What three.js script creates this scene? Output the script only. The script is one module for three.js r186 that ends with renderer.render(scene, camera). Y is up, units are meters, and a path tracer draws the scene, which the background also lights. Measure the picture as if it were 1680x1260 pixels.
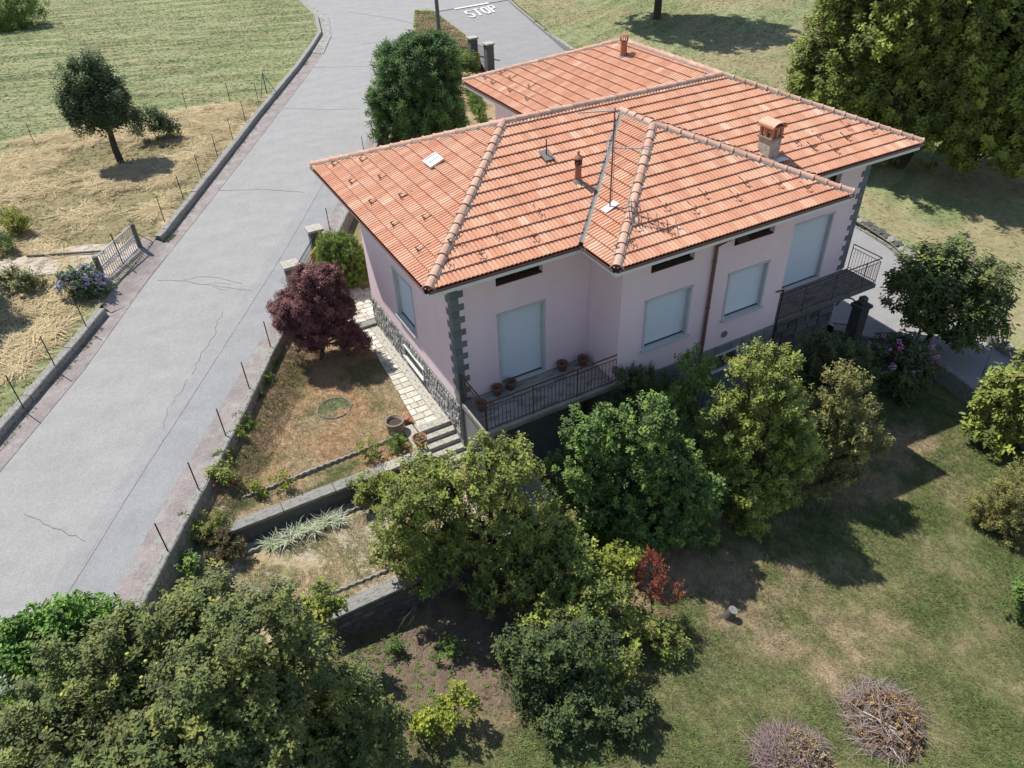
import * as THREE from 'three';
import { mergeGeometries } from 'three/addons/utils/BufferGeometryUtils.js';
import { RoundedBoxGeometry } from 'three/addons/geometries/RoundedBoxGeometry.js';

// ------------------------------------------------------------------ camera, sky, sun, exposure
const scene = new THREE.Scene();
const camera = new THREE.PerspectiveCamera(54.4, 4 / 3, 0.1, 1500);
camera.position.set(-5.268, 16.971, 14.061);
camera.up.set(0.3196, 0.7893, -0.5242);
camera.lookAt(-5.268 + 36.53, 16.971 - 61.31, 14.061 - 70.047);
const SUN = new THREE.Vector3(-0.2152, 0.866, -0.4512).normalize();
const skyW = 256, skyH = 128, skyData = new Float32Array(skyW * skyH * 4);
for (let j = 0; j < skyH; j++) for (let i = 0; i < skyW; i++) {
  const el = Math.sin(((j + 0.5) / skyH - 0.5) * Math.PI), k = Math.max(0, el), f = Math.pow(1 - k, 2.6);
  const o = (j * skyW + i) * 4;
  skyData[o] = 0.27 + 0.50 * f; skyData[o + 1] = 0.41 + 0.44 * f; skyData[o + 2] = 0.70 + 0.24 * f; skyData[o + 3] = 1;
}
const sky = new THREE.DataTexture(skyData, skyW, skyH, THREE.RGBAFormat, THREE.FloatType);
sky.mapping = THREE.EquirectangularReflectionMapping; sky.magFilter = THREE.LinearFilter; sky.needsUpdate = true;
scene.background = sky; scene.environment = sky;
scene.backgroundIntensity = 0.6; scene.environmentIntensity = 0.6;
const sun = new THREE.DirectionalLight(new THREE.Color(1, 0.955, 0.88), 4.6);
sun.position.copy(SUN).multiplyScalar(120).add(new THREE.Vector3(10, 0, -15));
sun.target.position.set(10, 0, -15); scene.add(sun, sun.target);
sun.castShadow = true; sun.shadow.mapSize.set(4096, 4096); sun.shadow.radius = 1;
Object.assign(sun.shadow.camera, { left: -70, right: 70, top: 70, bottom: -70, near: 1, far: 300 });
const renderer = new THREE.WebGLRenderer({ antialias: true });
renderer.setSize(1024, 768);
renderer.toneMapping = THREE.LinearToneMapping;
renderer.toneMappingExposure = 1.3;
renderer.shadowMap.enabled = true;

// ------------------------------------------------------------------ helpers
const V = (x, y, z) => new THREE.Vector3(x, y, z);
function mulberry(a) { return () => { a |= 0; a = a + 0x6D2B79F5 | 0; let t = Math.imul(a ^ a >>> 15, 1 | a); t = t + Math.imul(t ^ t >>> 7, 61 | t) ^ t; return ((t ^ t >>> 14) >>> 0) / 4294967296; }; }
const R0 = mulberry(7);
const NT = new Float32Array(65536); { const r = mulberry(99); for (let i = 0; i < 65536; i++) NT[i] = r(); }
function noise(x, y) {
  const xi = Math.floor(x), yi = Math.floor(y); let u = x - xi, v = y - yi; u = u * u * (3 - 2 * u); v = v * v * (3 - 2 * v);
  const a = xi & 255, b = (xi + 1) & 255, c = (yi & 255) << 8, d = ((yi + 1) & 255) << 8;
  const p = NT[a | c], q = NT[b | c], r = NT[a | d], s = NT[b | d];
  return p + (q - p) * u + (r - p) * v + (p - q - r + s) * u * v;
}
function fbm(x, y, n = 4) { let s = 0, a = 0.5, t = 0; for (let i = 0; i < n; i++) { s += a * noise(x, y); t += a; x = x * 2.03 + 17.3; y = y * 2.03 + 5.7; a *= 0.5; } return s / t; }
const sm = (a, b, x) => { const t = Math.min(1, Math.max(0, (x - a) / (b - a))); return t * t * (3 - 2 * t); };
const mix3 = (a, b, t) => [a[0] + (b[0] - a[0]) * t, a[1] + (b[1] - a[1]) * t, a[2] + (b[2] - a[2]) * t];
const toS = (c) => c <= 0.0031308 ? 12.92 * c : 1.055 * Math.pow(c, 1 / 2.4) - 0.055;
const toSLut = new Uint8Array(4097); for (let i = 0; i <= 4096; i++) toSLut[i] = Math.round(255 * toS(i / 4096));
const lin = (r, g, b) => new THREE.Color().setRGB(r, g, b);
// colour texture from linear colours
function colorTex(w, h, fn, repeat) {
  const d = new Uint8Array(w * h * 4);
  for (let j = 0; j < h; j++) for (let i = 0; i < w; i++) {
    const c = fn(i / w, j / h, i, j), o = (j * w + i) * 4;
    for (let k = 0; k < 3; k++) d[o + k] = toSLut[Math.max(0, Math.min(4096, c[k] * 4096)) | 0];
    d[o + 3] = 255;
  }
  const t = new THREE.DataTexture(d, w, h); t.colorSpace = THREE.SRGBColorSpace; t.magFilter = THREE.LinearFilter; t.minFilter = THREE.LinearMipmapLinearFilter; t.generateMipmaps = true;
  t.wrapS = t.wrapT = THREE.RepeatWrapping; if (repeat) t.repeat.set(repeat[0], repeat[1]); t.needsUpdate = true; return t;
}
function grayTex(w, h, fn, repeat) {
  const d = new Uint8Array(w * h * 4);
  for (let j = 0; j < h; j++) for (let i = 0; i < w; i++) { const c = Math.max(0, Math.min(255, fn(i / w, j / h) * 255)), o = (j * w + i) * 4; d[o] = d[o + 1] = d[o + 2] = c; d[o + 3] = 255; }
  const t = new THREE.DataTexture(d, w, h); t.magFilter = THREE.LinearFilter; t.minFilter = THREE.LinearMipmapLinearFilter; t.generateMipmaps = true;
  t.wrapS = t.wrapT = THREE.RepeatWrapping; if (repeat) t.repeat.set(repeat[0], repeat[1]); t.needsUpdate = true; return t;
}
// noise that repeats with period P cells
function pnoise(x, y, P) {
  const xi = Math.floor(x), yi = Math.floor(y); let u = x - xi, v = y - yi; u = u * u * (3 - 2 * u); v = v * v * (3 - 2 * v);
  const m = (k) => ((k % P) + P) % P, h = (a, b) => NT[(m(a) * 131 + m(b) * 977 + P * 31) & 65535];
  const p = h(xi, yi), q = h(xi + 1, yi), r = h(xi, yi + 1), s = h(xi + 1, yi + 1);
  return p + (q - p) * u + (r - p) * v + (p - q - r + s) * u * v;
}
function std(color, o = {}) { return new THREE.MeshStandardMaterial({ color, roughness: 0.9, ...o }); }
const used = {};
function numbered(n) { used[n] = (used[n] ?? -1) + 1; return used[n] ? n + '_' + String(used[n]).padStart(3, '0') : n; }
function mesh(name, geo, mat, parent) { const m = new THREE.Mesh(geo, mat); m.name = name; m.castShadow = m.receiveShadow = true; if (parent) parent.add(m); return m; }
function tag(o, label, category, group, kind) { o.userData = { ...o.userData, label, category }; if (group) o.userData.group = group; o.userData.kind = kind ?? 'thing'; return o; }
function thing(name, label, category, pos, group) { const g = new THREE.Group(); g.name = numbered(name); if (pos) g.position.set(pos[0], pos[1], pos[2]); scene.add(g); return tag(g, label, category, group); }
function single(name, geo, mat, label, category, group) { const m = mesh(numbered(name), geo, mat, scene); return tag(m, label, category, group); }
function struct(name, geo, mat, label) { const m = mesh(numbered(name), geo, mat, scene); m.userData = { kind: 'structure', label, category: name.replace(/_/g, ' ').split(' ').slice(-2).join(' ') }; return m; }
const part = (p, name) => { const g = new THREE.Group(); g.name = name; p.add(g); return g; };
const bx = (w, h, d, x = 0, y = 0, z = 0) => new THREE.BoxGeometry(w, h, d).translate(x, y, z);
const rbx = (w, h, d, x = 0, y = 0, z = 0, r = 0.015) => new RoundedBoxGeometry(w, h, d, 1, Math.min(r, w / 2.1, h / 2.1, d / 2.1)).translate(x, y, z);
function merge(list) { return mergeGeometries(list.map((g) => { const q = g.index ? g.toNonIndexed() : g; for (const k of Object.keys(q.attributes)) if (!['position', 'normal', 'uv', 'color'].includes(k)) q.deleteAttribute(k); if (!q.attributes.uv) q.setAttribute('uv', new THREE.Float32BufferAttribute(new Float32Array(q.attributes.position.count * 2), 2)); return q; }), false); }
function rod(a, b, r0, r1 = r0, seg = 6) {
  const d = b.clone().sub(a), l = d.length(), g = new THREE.CylinderGeometry(r1, r0, l, seg, 1);
  g.translate(0, l / 2, 0); g.applyQuaternion(new THREE.Quaternion().setFromUnitVectors(V(0, 1, 0), d.normalize())); g.translate(a.x, a.y, a.z); return g;
}
function polyArea(p) { let s = 0; for (let i = 0; i < p.length; i++) { const q = p[(i + 1) % p.length]; s += p[i][0] * q[1] - q[0] * p[i][1]; } return s / 2; }
// clip a polygon (array of arrays; the first two entries are the plane coordinates) by the half plane a*x+b*y<=c
function clipHalf(p, a, b, c) {
  const out = [];
  for (let i = 0; i < p.length; i++) {
    const P = p[i], Q = p[(i + 1) % p.length], dp = a * P[0] + b * P[1] - c, dq = a * Q[0] + b * Q[1] - c;
    if (dp <= 0) out.push(P);
    if ((dp < 0 && dq > 0) || (dp > 0 && dq < 0)) { const t = dp / (dp - dq); out.push(P.map((v, k) => v + (Q[k] - v) * t)); }
  }
  return out;
}
function inPoly(x, y, p) { let c = false; for (let i = 0, j = p.length - 1; i < p.length; j = i++) if ((p[i][1] > y) !== (p[j][1] > y) && x < (p[j][0] - p[i][0]) * (y - p[i][1]) / (p[j][1] - p[i][1]) + p[i][0]) c = !c; return c; }
// a ground sheet over a plan polygon: cells of side STEP, height yfn, uv in plan metres / uvs
function sheet(poly, yfn, step, uvs = 1, uvo = [0, 0]) {
  const xs = poly.map((p) => p[0]), zs = poly.map((p) => p[1]), pos = [], nor = [], uv = [];
  const x0 = Math.floor(Math.min(...xs) / step), x1 = Math.ceil(Math.max(...xs) / step), z0 = Math.floor(Math.min(...zs) / step), z1 = Math.ceil(Math.max(...zs) / step);
  const put = (x, z) => { const y = yfn(x, z), e = 0.15, n = V(yfn(x - e, z) - yfn(x + e, z), 2 * e, yfn(x, z - e) - yfn(x, z + e)).normalize(); pos.push(x, y, z); nor.push(n.x, n.y, n.z); uv.push((x - uvo[0]) / uvs, (z - uvo[1]) / uvs); };
  for (let i = x0; i < x1; i++) {
    let col = clipHalf(clipHalf(poly, -1, 0, -i * step), 1, 0, (i + 1) * step);
    if (col.length < 3) continue;
    for (let j = z0; j < z1; j++) {
      const c = clipHalf(clipHalf(col, 0, -1, -j * step), 0, 1, (j + 1) * step);
      if (c.length < 3 || Math.abs(polyArea(c)) < 1e-6) continue;
      const tri = THREE.ShapeUtils.triangulateShape(c.map((p) => new THREE.Vector2(p[0], p[1])), []);
      for (const t of tri) { let [a, b, d] = t.map((k) => c[k]); const ar = (b[0] - a[0]) * (d[1] - a[1]) - (d[0] - a[0]) * (b[1] - a[1]); if (Math.abs(ar) < 1e-8) continue; if (ar > 0) [b, d] = [d, b]; put(a[0], a[1]); put(b[0], b[1]); put(d[0], d[1]); }
    }
  }
  const g = new THREE.BufferGeometry();
  g.setAttribute('position', new THREE.Float32BufferAttribute(pos, 3)); g.setAttribute('normal', new THREE.Float32BufferAttribute(nor, 3)); g.setAttribute('uv', new THREE.Float32BufferAttribute(uv, 2));
  return g;
}
// a prism from a plan polygon between two heights with a small chamfer on top
function prism(poly, y0, y1, ch = 0) {
  const s = new THREE.Shape(poly.map((p) => new THREE.Vector2(p[0], -p[1])));
  const g = new THREE.ExtrudeGeometry(s, { depth: Math.max(0.001, y1 - y0 - ch), bevelEnabled: ch > 0, bevelThickness: ch, bevelSize: ch, bevelOffset: -ch, bevelSegments: 1 });
  g.rotateX(-Math.PI / 2); g.translate(0, y0, 0); return g;
}
// offset a polyline sideways in plan (positive: to the right of travel seen from above)
function offset(line, d) {
  return line.map((p, i) => {
    const a = line[Math.max(0, i - 1)], b = line[Math.min(line.length - 1, i + 1)], dx = b[0] - a[0], dz = b[1] - a[1], l = Math.hypot(dx, dz);
    return [p[0] - dz / l * d, p[1] + dx / l * d];
  });
}
const band = (line, d0, d1) => [...offset(line, d0), ...offset(line, d1).reverse()];
// a wall of constant section along a polyline
function wallAlong(line, d0, d1, y0, y1, jit = 0, seed = 1) {
  const fine = []; for (let i = 0; i < line.length - 1; i++) { const a = line[i], b = line[i + 1], n = Math.max(1, Math.round(Math.hypot(b[0] - a[0], b[1] - a[1]) / 0.6)); for (let k = 0; k < n; k++) fine.push([a[0] + (b[0] - a[0]) * k / n, a[1] + (b[1] - a[1]) * k / n]); } fine.push(line[line.length - 1]);
  const A = offset(fine, d0), B = offset(fine, d1), pos = [], uv = [], idx = []; let s = 0;
  const r = mulberry(seed);
  for (let i = 0; i < fine.length; i++) {
    if (i) s += Math.hypot(fine[i][0] - fine[i - 1][0], fine[i][1] - fine[i - 1][1]);
    const j = () => (r() - 0.5) * jit;
    const yy = y1 + j() * 0.6, c = Math.min(0.025, (d1 - d0) / 4), n = [(B[i][0] - A[i][0]) / (d1 - d0), (B[i][1] - A[i][1]) / (d1 - d0)], ja = j(), jb = j();
    const q = [[A[i][0] + n[0] * ja, y0, A[i][1] + n[1] * ja], [A[i][0] + n[0] * ja, yy - c, A[i][1] + n[1] * ja], [A[i][0] + n[0] * (c + ja), yy, A[i][1] + n[1] * (c + ja)], [B[i][0] - n[0] * (c - jb), yy, B[i][1] - n[1] * (c - jb)], [B[i][0] + n[0] * jb, yy - c, B[i][1] + n[1] * jb], [B[i][0] + n[0] * jb, y0, B[i][1] + n[1] * jb]];
    const us = [0, y1 - y0, y1 - y0, y1 - y0 + d1 - d0, y1 - y0 + d1 - d0, 2 * (y1 - y0) + d1 - d0];
    for (let k = 0; k < 6; k++) { pos.push(...q[k]); uv.push(s, us[k]); }
    if (i) for (let k = 0; k < 5; k++) { const a = (i - 1) * 6 + k, b = i * 6 + k; idx.push(a, a + 1, b, b, a + 1, b + 1); }
  }
  const e = (i, flip) => { const o = i * 6; for (let k = 1; k < 5; k++) idx.push(...(flip ? [o, o + k + 1, o + k] : [o, o + k, o + k + 1])); };
  e(0, true); e(fine.length - 1, false);
  let g = new THREE.BufferGeometry(); g.setAttribute('position', new THREE.Float32BufferAttribute(pos, 3)); g.setAttribute('uv', new THREE.Float32BufferAttribute(uv, 2)); g.setIndex(idx);
  g = g.toNonIndexed(); g.computeVertexNormals(); return g;
}
const tubeOf = (pts, r, seg = 8, rad = 5) => new THREE.TubeGeometry(new THREE.CatmullRomCurve3(pts), seg, r, rad);

// ------------------------------------------------------------------ surface textures
const grain = grayTex(512, 512, (u, v) => 0.55 * pnoise(u * 256, v * 256, 256) + 0.3 * pnoise(u * 64, v * 64, 64) + 0.15 * pnoise(u * 12, v * 12, 12));
const asphaltMap = colorTex(1024, 1024, (u, v) => {
  const a = pnoise(u * 512, v * 512, 512), b = pnoise(u * 160, v * 160, 160), c = pnoise(u * 9, v * 9, 9), d = pnoise(u * 30, v * 30, 30), k = (0.74 + 0.30 * a + 0.16 * b) * (0.9 + 0.12 * c + 0.08 * d);
  const sp = a > 0.93 ? 0.12 : 0; return [0.288 * k + sp, 0.282 * k + sp, 0.276 * k + sp];
});
const brownAsphaltMap = colorTex(512, 512, (u, v) => {
  const a = pnoise(u * 256, v * 256, 256), b = pnoise(u * 60, v * 60, 60), c = pnoise(u * 8, v * 8, 8), k = (0.62 + 0.5 * a + 0.2 * b) * (0.82 + 0.3 * c);
  const t = sm(0.55, 0.8, pnoise(u * 14, v * 14, 14)); return mix3([0.275 * k, 0.235 * k, 0.225 * k], [0.30 * k, 0.285 * k, 0.265 * k], t);
});
const concreteMap = colorTex(512, 512, (u, v) => {
  const a = pnoise(u * 256, v * 256, 256), b = pnoise(u * 40, v * 40, 40), c = pnoise(u * 7, v * 7, 7), k = 0.72 + 0.2 * a + 0.2 * b + 0.18 * c;
  const l = sm(0.6, 0.78, pnoise(u * 18, v * 18, 18)) * 0.55; return mix3([0.30 * k, 0.29 * k, 0.265 * k], [0.10, 0.10, 0.085], l);
});
const plasterMap = colorTex(512, 512, (u, v) => { const k = 0.93 + 0.05 * pnoise(u * 200, v * 200, 200) + 0.05 * pnoise(u * 10, v * 10, 10) + 0.03 * pnoise(u * 3, v * 3, 3); return [0.87 * k, 0.685 * k, 0.715 * k]; });
const tileMap = colorTex(512, 512, (u, v) => {
  const a = pnoise(u * 200, v * 200, 200), b = pnoise(u * 30, v * 30, 30), c = pnoise(u * 6, v * 6, 6), s = pnoise(u * 90, v * 9, 9 * 1);
  const k = 0.74 + 0.12 * a + 0.14 * b + 0.1 * c + 0.26 * pnoise(u * 40, v * 5, 40); const li = sm(0.7, 0.85, pnoise(u * 48, v * 48, 48)) * 0.3;
  return mix3([0.95 * k, 0.95 * k, 0.95 * k], [0.42, 0.44, 0.42], li);
});
const stoneMap = colorTex(512, 512, (u, v) => { const a = pnoise(u * 200, v * 200, 200), b = pnoise(u * 50, v * 50, 50), c = pnoise(u * 9, v * 9, 9), k = 0.6 + 0.4 * a + 0.25 * b + 0.2 * c; const sp = a > 0.9 ? 0.55 : 1; return [0.85 * k * sp, 0.85 * k * sp, 0.85 * k * sp]; });
const pavingMap = colorTex(512, 512, (u, v) => { const a = pnoise(u * 220, v * 220, 220), b = pnoise(u * 24, v * 24, 24), c = pnoise(u * 5, v * 5, 5), k = 0.78 + 0.14 * a + 0.16 * b + 0.08 * c, st = sm(0.62, 0.8, pnoise(u * 11 + 3, v * 11, 11)) * 0.35; return mix3([k, 0.97 * k, 0.92 * k], [0.55, 0.47, 0.36], st); });
// ground colours, linear
const DRY = [0.36, 0.28, 0.165], STRAW = [0.50, 0.40, 0.235], GREEN = [0.085, 0.125, 0.032], OLIVE = [0.165, 0.165, 0.068], SOIL = [0.17, 0.125, 0.088], HAYG = [0.205, 0.235, 0.098], PALEG = [0.29, 0.305, 0.15], RUST = [0.37, 0.245, 0.135], GRIT = [0.38, 0.325, 0.25];
function lawnColor(x, z) {                                     // lower garden
  const n1 = fbm(x * 0.22 + 3, z * 0.22 + 9, 4), n2 = fbm(x * 0.9 + 30, z * 0.9, 4), n3 = noise(x * 6, z * 6), n4 = noise(x * 19, z * 19);
  const n5 = fbm(x * 2.6 + 7, z * 2.6, 4); let c = mix3(mix3(DRY, SOIL, 0.25), OLIVE, sm(0.3, 0.56, n1 + 0.45 * (n2 - 0.5) + 0.3 * (n5 - 0.5)));
  c = mix3(c, mix3(GREEN, OLIVE, 0.25), sm(0.47, 0.66, n1 * 0.35 + n2 * 0.4 + n5 * 0.25) * 0.8);
  c = mix3(c, GREEN, 0.6 * Math.exp(-((x - 12.3) ** 2 / 5 + (z - 8.2) ** 2 / 3)) );
  const so = sm(0.1, 1, Math.exp(-(((x + 2) / 3) ** 2 + ((z - 4.3) / 1.9) ** 2)) * 1.6) * sm(0.25, 0.5, n2);
  c = mix3(c, SOIL, so);
  const k = 0.72 + 0.38 * n3 + 0.28 * n4; return [c[0] * k, c[1] * k, c[2] * k];
}
function fieldColor(x, z) {                                    // mown field beyond the road and its hay
  const hay = sm(-34.6, -31.5, z + 0.06 * x + 1.6 * (noise(x * 0.25, z * 0.25) - 0.5));
  const a = z * 0.96 - x * 0.28, b = x * 0.96 + z * 0.28;
  const st = fbm(b * 0.22 + 50, a * 1.7, 4), st2 = noise(b * 1.1, a * 6), n = fbm(x * 0.5, z * 0.5, 4);
  let g = mix3(HAYG, PALEG, sm(0.4, 0.62, st)); g = mix3(g, [0.09, 0.13, 0.045], 0.75 * sm(0.55, 0.72, 1 - fbm(b * 0.3 + 9, a * 2.6, 3)) * sm(0.3, 0.55, n)); g = mix3(g, [0.36, 0.36, 0.21], 0.6 * sm(0.58, 0.75, fbm(b * 0.25, a * 3.2 + 40, 3))); g = mix3(g, DRY, 0.22 * sm(0.45, 0.7, n));
  const w = 2.2 * fbm(x * 0.16, z * 0.16, 3), sw = fbm(b * 0.18 + w * 2, a * 0.75 + w * 3, 4);
  let h = mix3([0.27, 0.225, 0.115], STRAW, sm(0.42, 0.6, sw)); h = mix3(h, OLIVE, 0.55 * sm(0.55, 0.72, fbm(x * 0.33 + 8, z * 0.33, 3)));
  const c = mix3(g, h, hay), k = 0.74 + 0.3 * st2 + 0.22 * noise(x * 9, z * 9); return [c[0] * k, c[1] * k, c[2] * k];
}
function eastColor(x, z) { const a = z + 0.5 * x, n = fbm(x * 0.35, z * 0.35, 4), s = fbm(x * 0.3 - z * 0.1, a * 1.4, 3); const c = mix3(mix3(PALEG, HAYG, sm(0.35, 0.6, s)), DRY, 0.6 * sm(0.4, 0.65, n)), k = 0.78 + 0.25 * noise(x * 5, z * 5) + 0.2 * noise(x * 14, z * 14); return [c[0] * k, c[1] * k, c[2] * k]; }
function upperColor(x, z) {                                    // scorched lawn beside the house
  const n = fbm(x * 0.8, z * 0.8, 4), m = fbm(x * 2.6 + 4, z * 2.6, 3); let c = mix3(RUST, DRY, sm(0.35, 0.65, n)); c = mix3(c, [0.36, 0.25, 0.14], 0.5 * sm(0.5, 0.7, m));
  c = mix3(c, OLIVE, 0.8 * sm(0.56, 0.74, fbm(x * 0.7 + 60, z * 0.7 + 3, 4)));
  const d = Math.hypot(x + 1.92, z + 4.12); if (d < 0.5) c = mix3(c, [0.16, 0.18, 0.085], sm(0.35, 0.6, noise(x * 4, z * 4) + (z < -4.05 ? 0.3 : -0.2)));
  if (z > -1.75 && x < -0.4) c = mix3(c, mix3(OLIVE, GREEN, 0.3), sm(0.4, 0.62, fbm(x * 0.8 + 2, z * 2, 3)) * sm(-1.75, -1.55, z));
  const k = 0.74 + 0.32 * noise(x * 11, z * 11) + 0.26 * noise(x * 27, z * 27); return [c[0] * k, c[1] * k, c[2] * k];
}
function midColor(x, z) { const n = fbm(x * 1.1, z * 1.1, 4), m = fbm(x * 4, z * 4, 3); let c = mix3(GRIT, DRY, sm(0.35, 0.65, n)); c = mix3(c, OLIVE, 0.65 * sm(0.55, 0.7, m)); const k = 0.66 + 0.42 * noise(x * 15, z * 15) + 0.3 * noise(x * 34, z * 34); return [c[0] * k, c[1] * k, c[2] * k]; }
function zoneMat(fn, x0, z0, size, res, bump = 0.04) {
  const map = colorTex(res, res, (u, v) => fn(x0 + u * size, z0 + v * size));
  const b = grain.clone(); b.repeat.set(size / 3, size / 3); b.needsUpdate = true;
  const m = std(0xffffff, { map, bumpMap: b, bumpScale: bump, roughness: 1 }); m.userData.z = [x0, z0, size]; return m;
}
function zoneSheet(poly, yfn, step, mat) { const [x0, z0, s] = mat.userData.z; return sheet(poly, yfn, step, s, [x0, z0]); }

const M = {
  asphalt: std(0xffffff, { map: asphaltMap, roughness: 0.92, bumpMap: grain, bumpScale: 0.006 }),
  asphaltNew: std(lin(0.88, 0.9, 0.94), { map: asphaltMap, roughness: 0.9 }),
  asphaltOld: std(lin(0.93, 0.94, 0.97), { map: asphaltMap, roughness: 0.9 }),
  asphaltDark: std(lin(0.92, 0.92, 0.94), { map: asphaltMap, roughness: 0.92 }),
  crack: std(lin(0.11, 0.11, 0.115)),
  brownAsphalt: std(0xffffff, { map: brownAsphaltMap, bumpMap: grain, bumpScale: 0.02 }),
  concrete: std(0xffffff, { map: concreteMap, bumpMap: grain, bumpScale: 0.012 }),
  concretePale: std(lin(1.5, 1.47, 1.4), { map: concreteMap, bumpMap: grain, bumpScale: 0.01 }),
  concreteDark: std(lin(0.6, 0.6, 0.58), { map: concreteMap, bumpMap: grain, bumpScale: 0.02 }),
  plaster: std(0xffffff, { map: plasterMap, bumpMap: grain, bumpScale: 0.003 }),
  white: std(lin(0.72, 0.73, 0.74), { roughness: 0.6 }),
  soffit: std(lin(0.80, 0.81, 0.82)),
  gutter: std(lin(0.20, 0.10, 0.08), { roughness: 0.5, metalness: 0.2 }),
  shutter: std(lin(0.68, 0.73, 0.76), { roughness: 0.55 }),
  stoneTrim: std(lin(0.62, 0.63, 0.62), { map: stoneMap }),
  quoin: std(lin(0.24, 0.27, 0.27), { map: stoneMap, bumpMap: grain, bumpScale: 0.01 }),
  quoin2: std(lin(0.20, 0.225, 0.23), { map: stoneMap, bumpMap: grain, bumpScale: 0.01 }),
  iron: std(lin(0.028, 0.025, 0.024), { roughness: 0.6, metalness: 0.3 }),
  rustIron: std(lin(0.10, 0.05, 0.035), { roughness: 0.8, metalness: 0.2 }),
  galv: std(lin(0.42, 0.43, 0.44), { roughness: 0.45, metalness: 0.6 }),
  flash: std(lin(0.62, 0.63, 0.64), { roughness: 0.4, metalness: 0.5 }),
  lead: std(lin(0.22, 0.20, 0.19), { roughness: 0.7, metalness: 0.1, map: stoneMap }),
  postIron: std(lin(0.045, 0.042, 0.042), { roughness: 0.7 }),
  deck: std(lin(0.22, 0.10, 0.065)),
  mortar: std(lin(0.42, 0.37, 0.32), { map: stoneMap, bumpMap: grain, bumpScale: 0.03 }),
  glass: new THREE.MeshPhysicalMaterial({ color: lin(0.75, 0.8, 0.78), roughness: 0.05, transmission: 1, thickness: 0, ior: 1.5 }),
  darkFrame: std(lin(0.055, 0.04, 0.035), { roughness: 0.6 }),
  bark: std(lin(0.10, 0.08, 0.062), { map: stoneMap, bumpMap: grain, bumpScale: 0.03 }),
  barkGrey: std(lin(0.19, 0.175, 0.155), { map: stoneMap, bumpMap: grain, bumpScale: 0.03 }),
  terracotta: std(lin(0.38, 0.16, 0.095), { map: stoneMap }),
  oldPot: std(lin(0.19, 0.10, 0.07), { map: stoneMap }),
  pot: std(lin(0.34, 0.27, 0.21), { map: stoneMap, bumpMap: grain, bumpScale: 0.01 }),
  paint: std(lin(0.72, 0.72, 0.70), { roughness: 0.8, map: stoneMap }),
  soil: std(lin(0.15, 0.11, 0.08), { map: stoneMap, bumpMap: grain, bumpScale: 0.04 }),
  yellow: std(lin(0.55, 0.38, 0.05)),
  blackStone: std(lin(0.16, 0.155, 0.15), { map: stoneMap, bumpMap: grain, bumpScale: 0.03 }),
};

// ------------------------------------------------------------------ ground, road and paths
const RY = 3.2;
const roadL = [[-26, 20], [-16.2, 3.4], [-10.74, -5.47], [-8.3, -9.45], [-5.75, -14.4], [-2.82, -19.49], [1.41, -26.95], [7.09, -37.12], [10, -42.6], [12.08, -47.4], [13.97, -53.74], [14.89, -62.39], [15, -76], [13, -100]];
const roadR = [[-21, 22], [-12.6, 7.9], [-8.52, 0.63], [-6.46, -2.7], [-5.19, -4.65], [-2.65, -8.6], [-0.34, -12.2], [2.02, -16.1], [5.19, -21.5], [8.42, -27.6], [13.5, -37], [17.2, -43.2], [19.0, -47.1], [21.07, -51.69]];
const kerbL = [[-27.2, 19.2], [-16.9, 2.95], [-11.3, -6.4], [-8.75, -10.6], [-7.55, -12.7]];
const kerbL2 = [[-4.95, -17.6], [-4.61, -18.1], [-1.9, -23.1], [2.4, -31.1], [7.2, -39.7], [9.6, -44.3], [11.5, -48.2], [13.1, -54.3], [13.9, -62.6]];
const fieldEdge = [...kerbL, [-6.95, -13.9], [-5.4, -16.6], ...kerbL2.slice(1), [14, -76], [12, -100]];
const yDrive = (z) => 0.4 + 2.75 * sm(4, -46, z) + (z > 4 ? -0.03 * (z - 4) : 0);
const driveR = [[29.7, -50.6], [28.6, -47], [27.1, -41.4], [26.5, -38.9], [25.2, -33], [24.6, -22], [24.3, -12], [24.0, -6], [23.8, -4.5], [23.3, -3.1], [21.5, 0.4], [20.9, 3], [21, 8], [21.5, 30]];
const driveL = [[22.4, -50.3], [21.6, -45.6], [20.9, -41.3], [19.4, -36.5], [18.2, -32.5], [17.4, -26], [17.1, -16], [16.9, -6], [17.0, -1.4], [18.6, 0.9], [18.55, 2.1], [18.2, 4], [17.6, 6.2], [17, 12], [17, 30]];
const lowY = (x, z) => 0.92 - 0.06 * Math.max(-14, Math.min(26, x)) + 0.09 * (fbm(x * 0.5, z * 0.5, 3) - 0.5);
const eastY = (x, z) => yDrive(z) + 0.28 + Math.max(0, x - 25) * 0.012 + 0.12 * (fbm(x * 0.3, z * 0.3, 2) - 0.5);
const fieldY = (x, z) => 3.44 + 0.09 * (fbm(x * 0.6, z * 0.6, 3) - 0.5);

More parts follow.
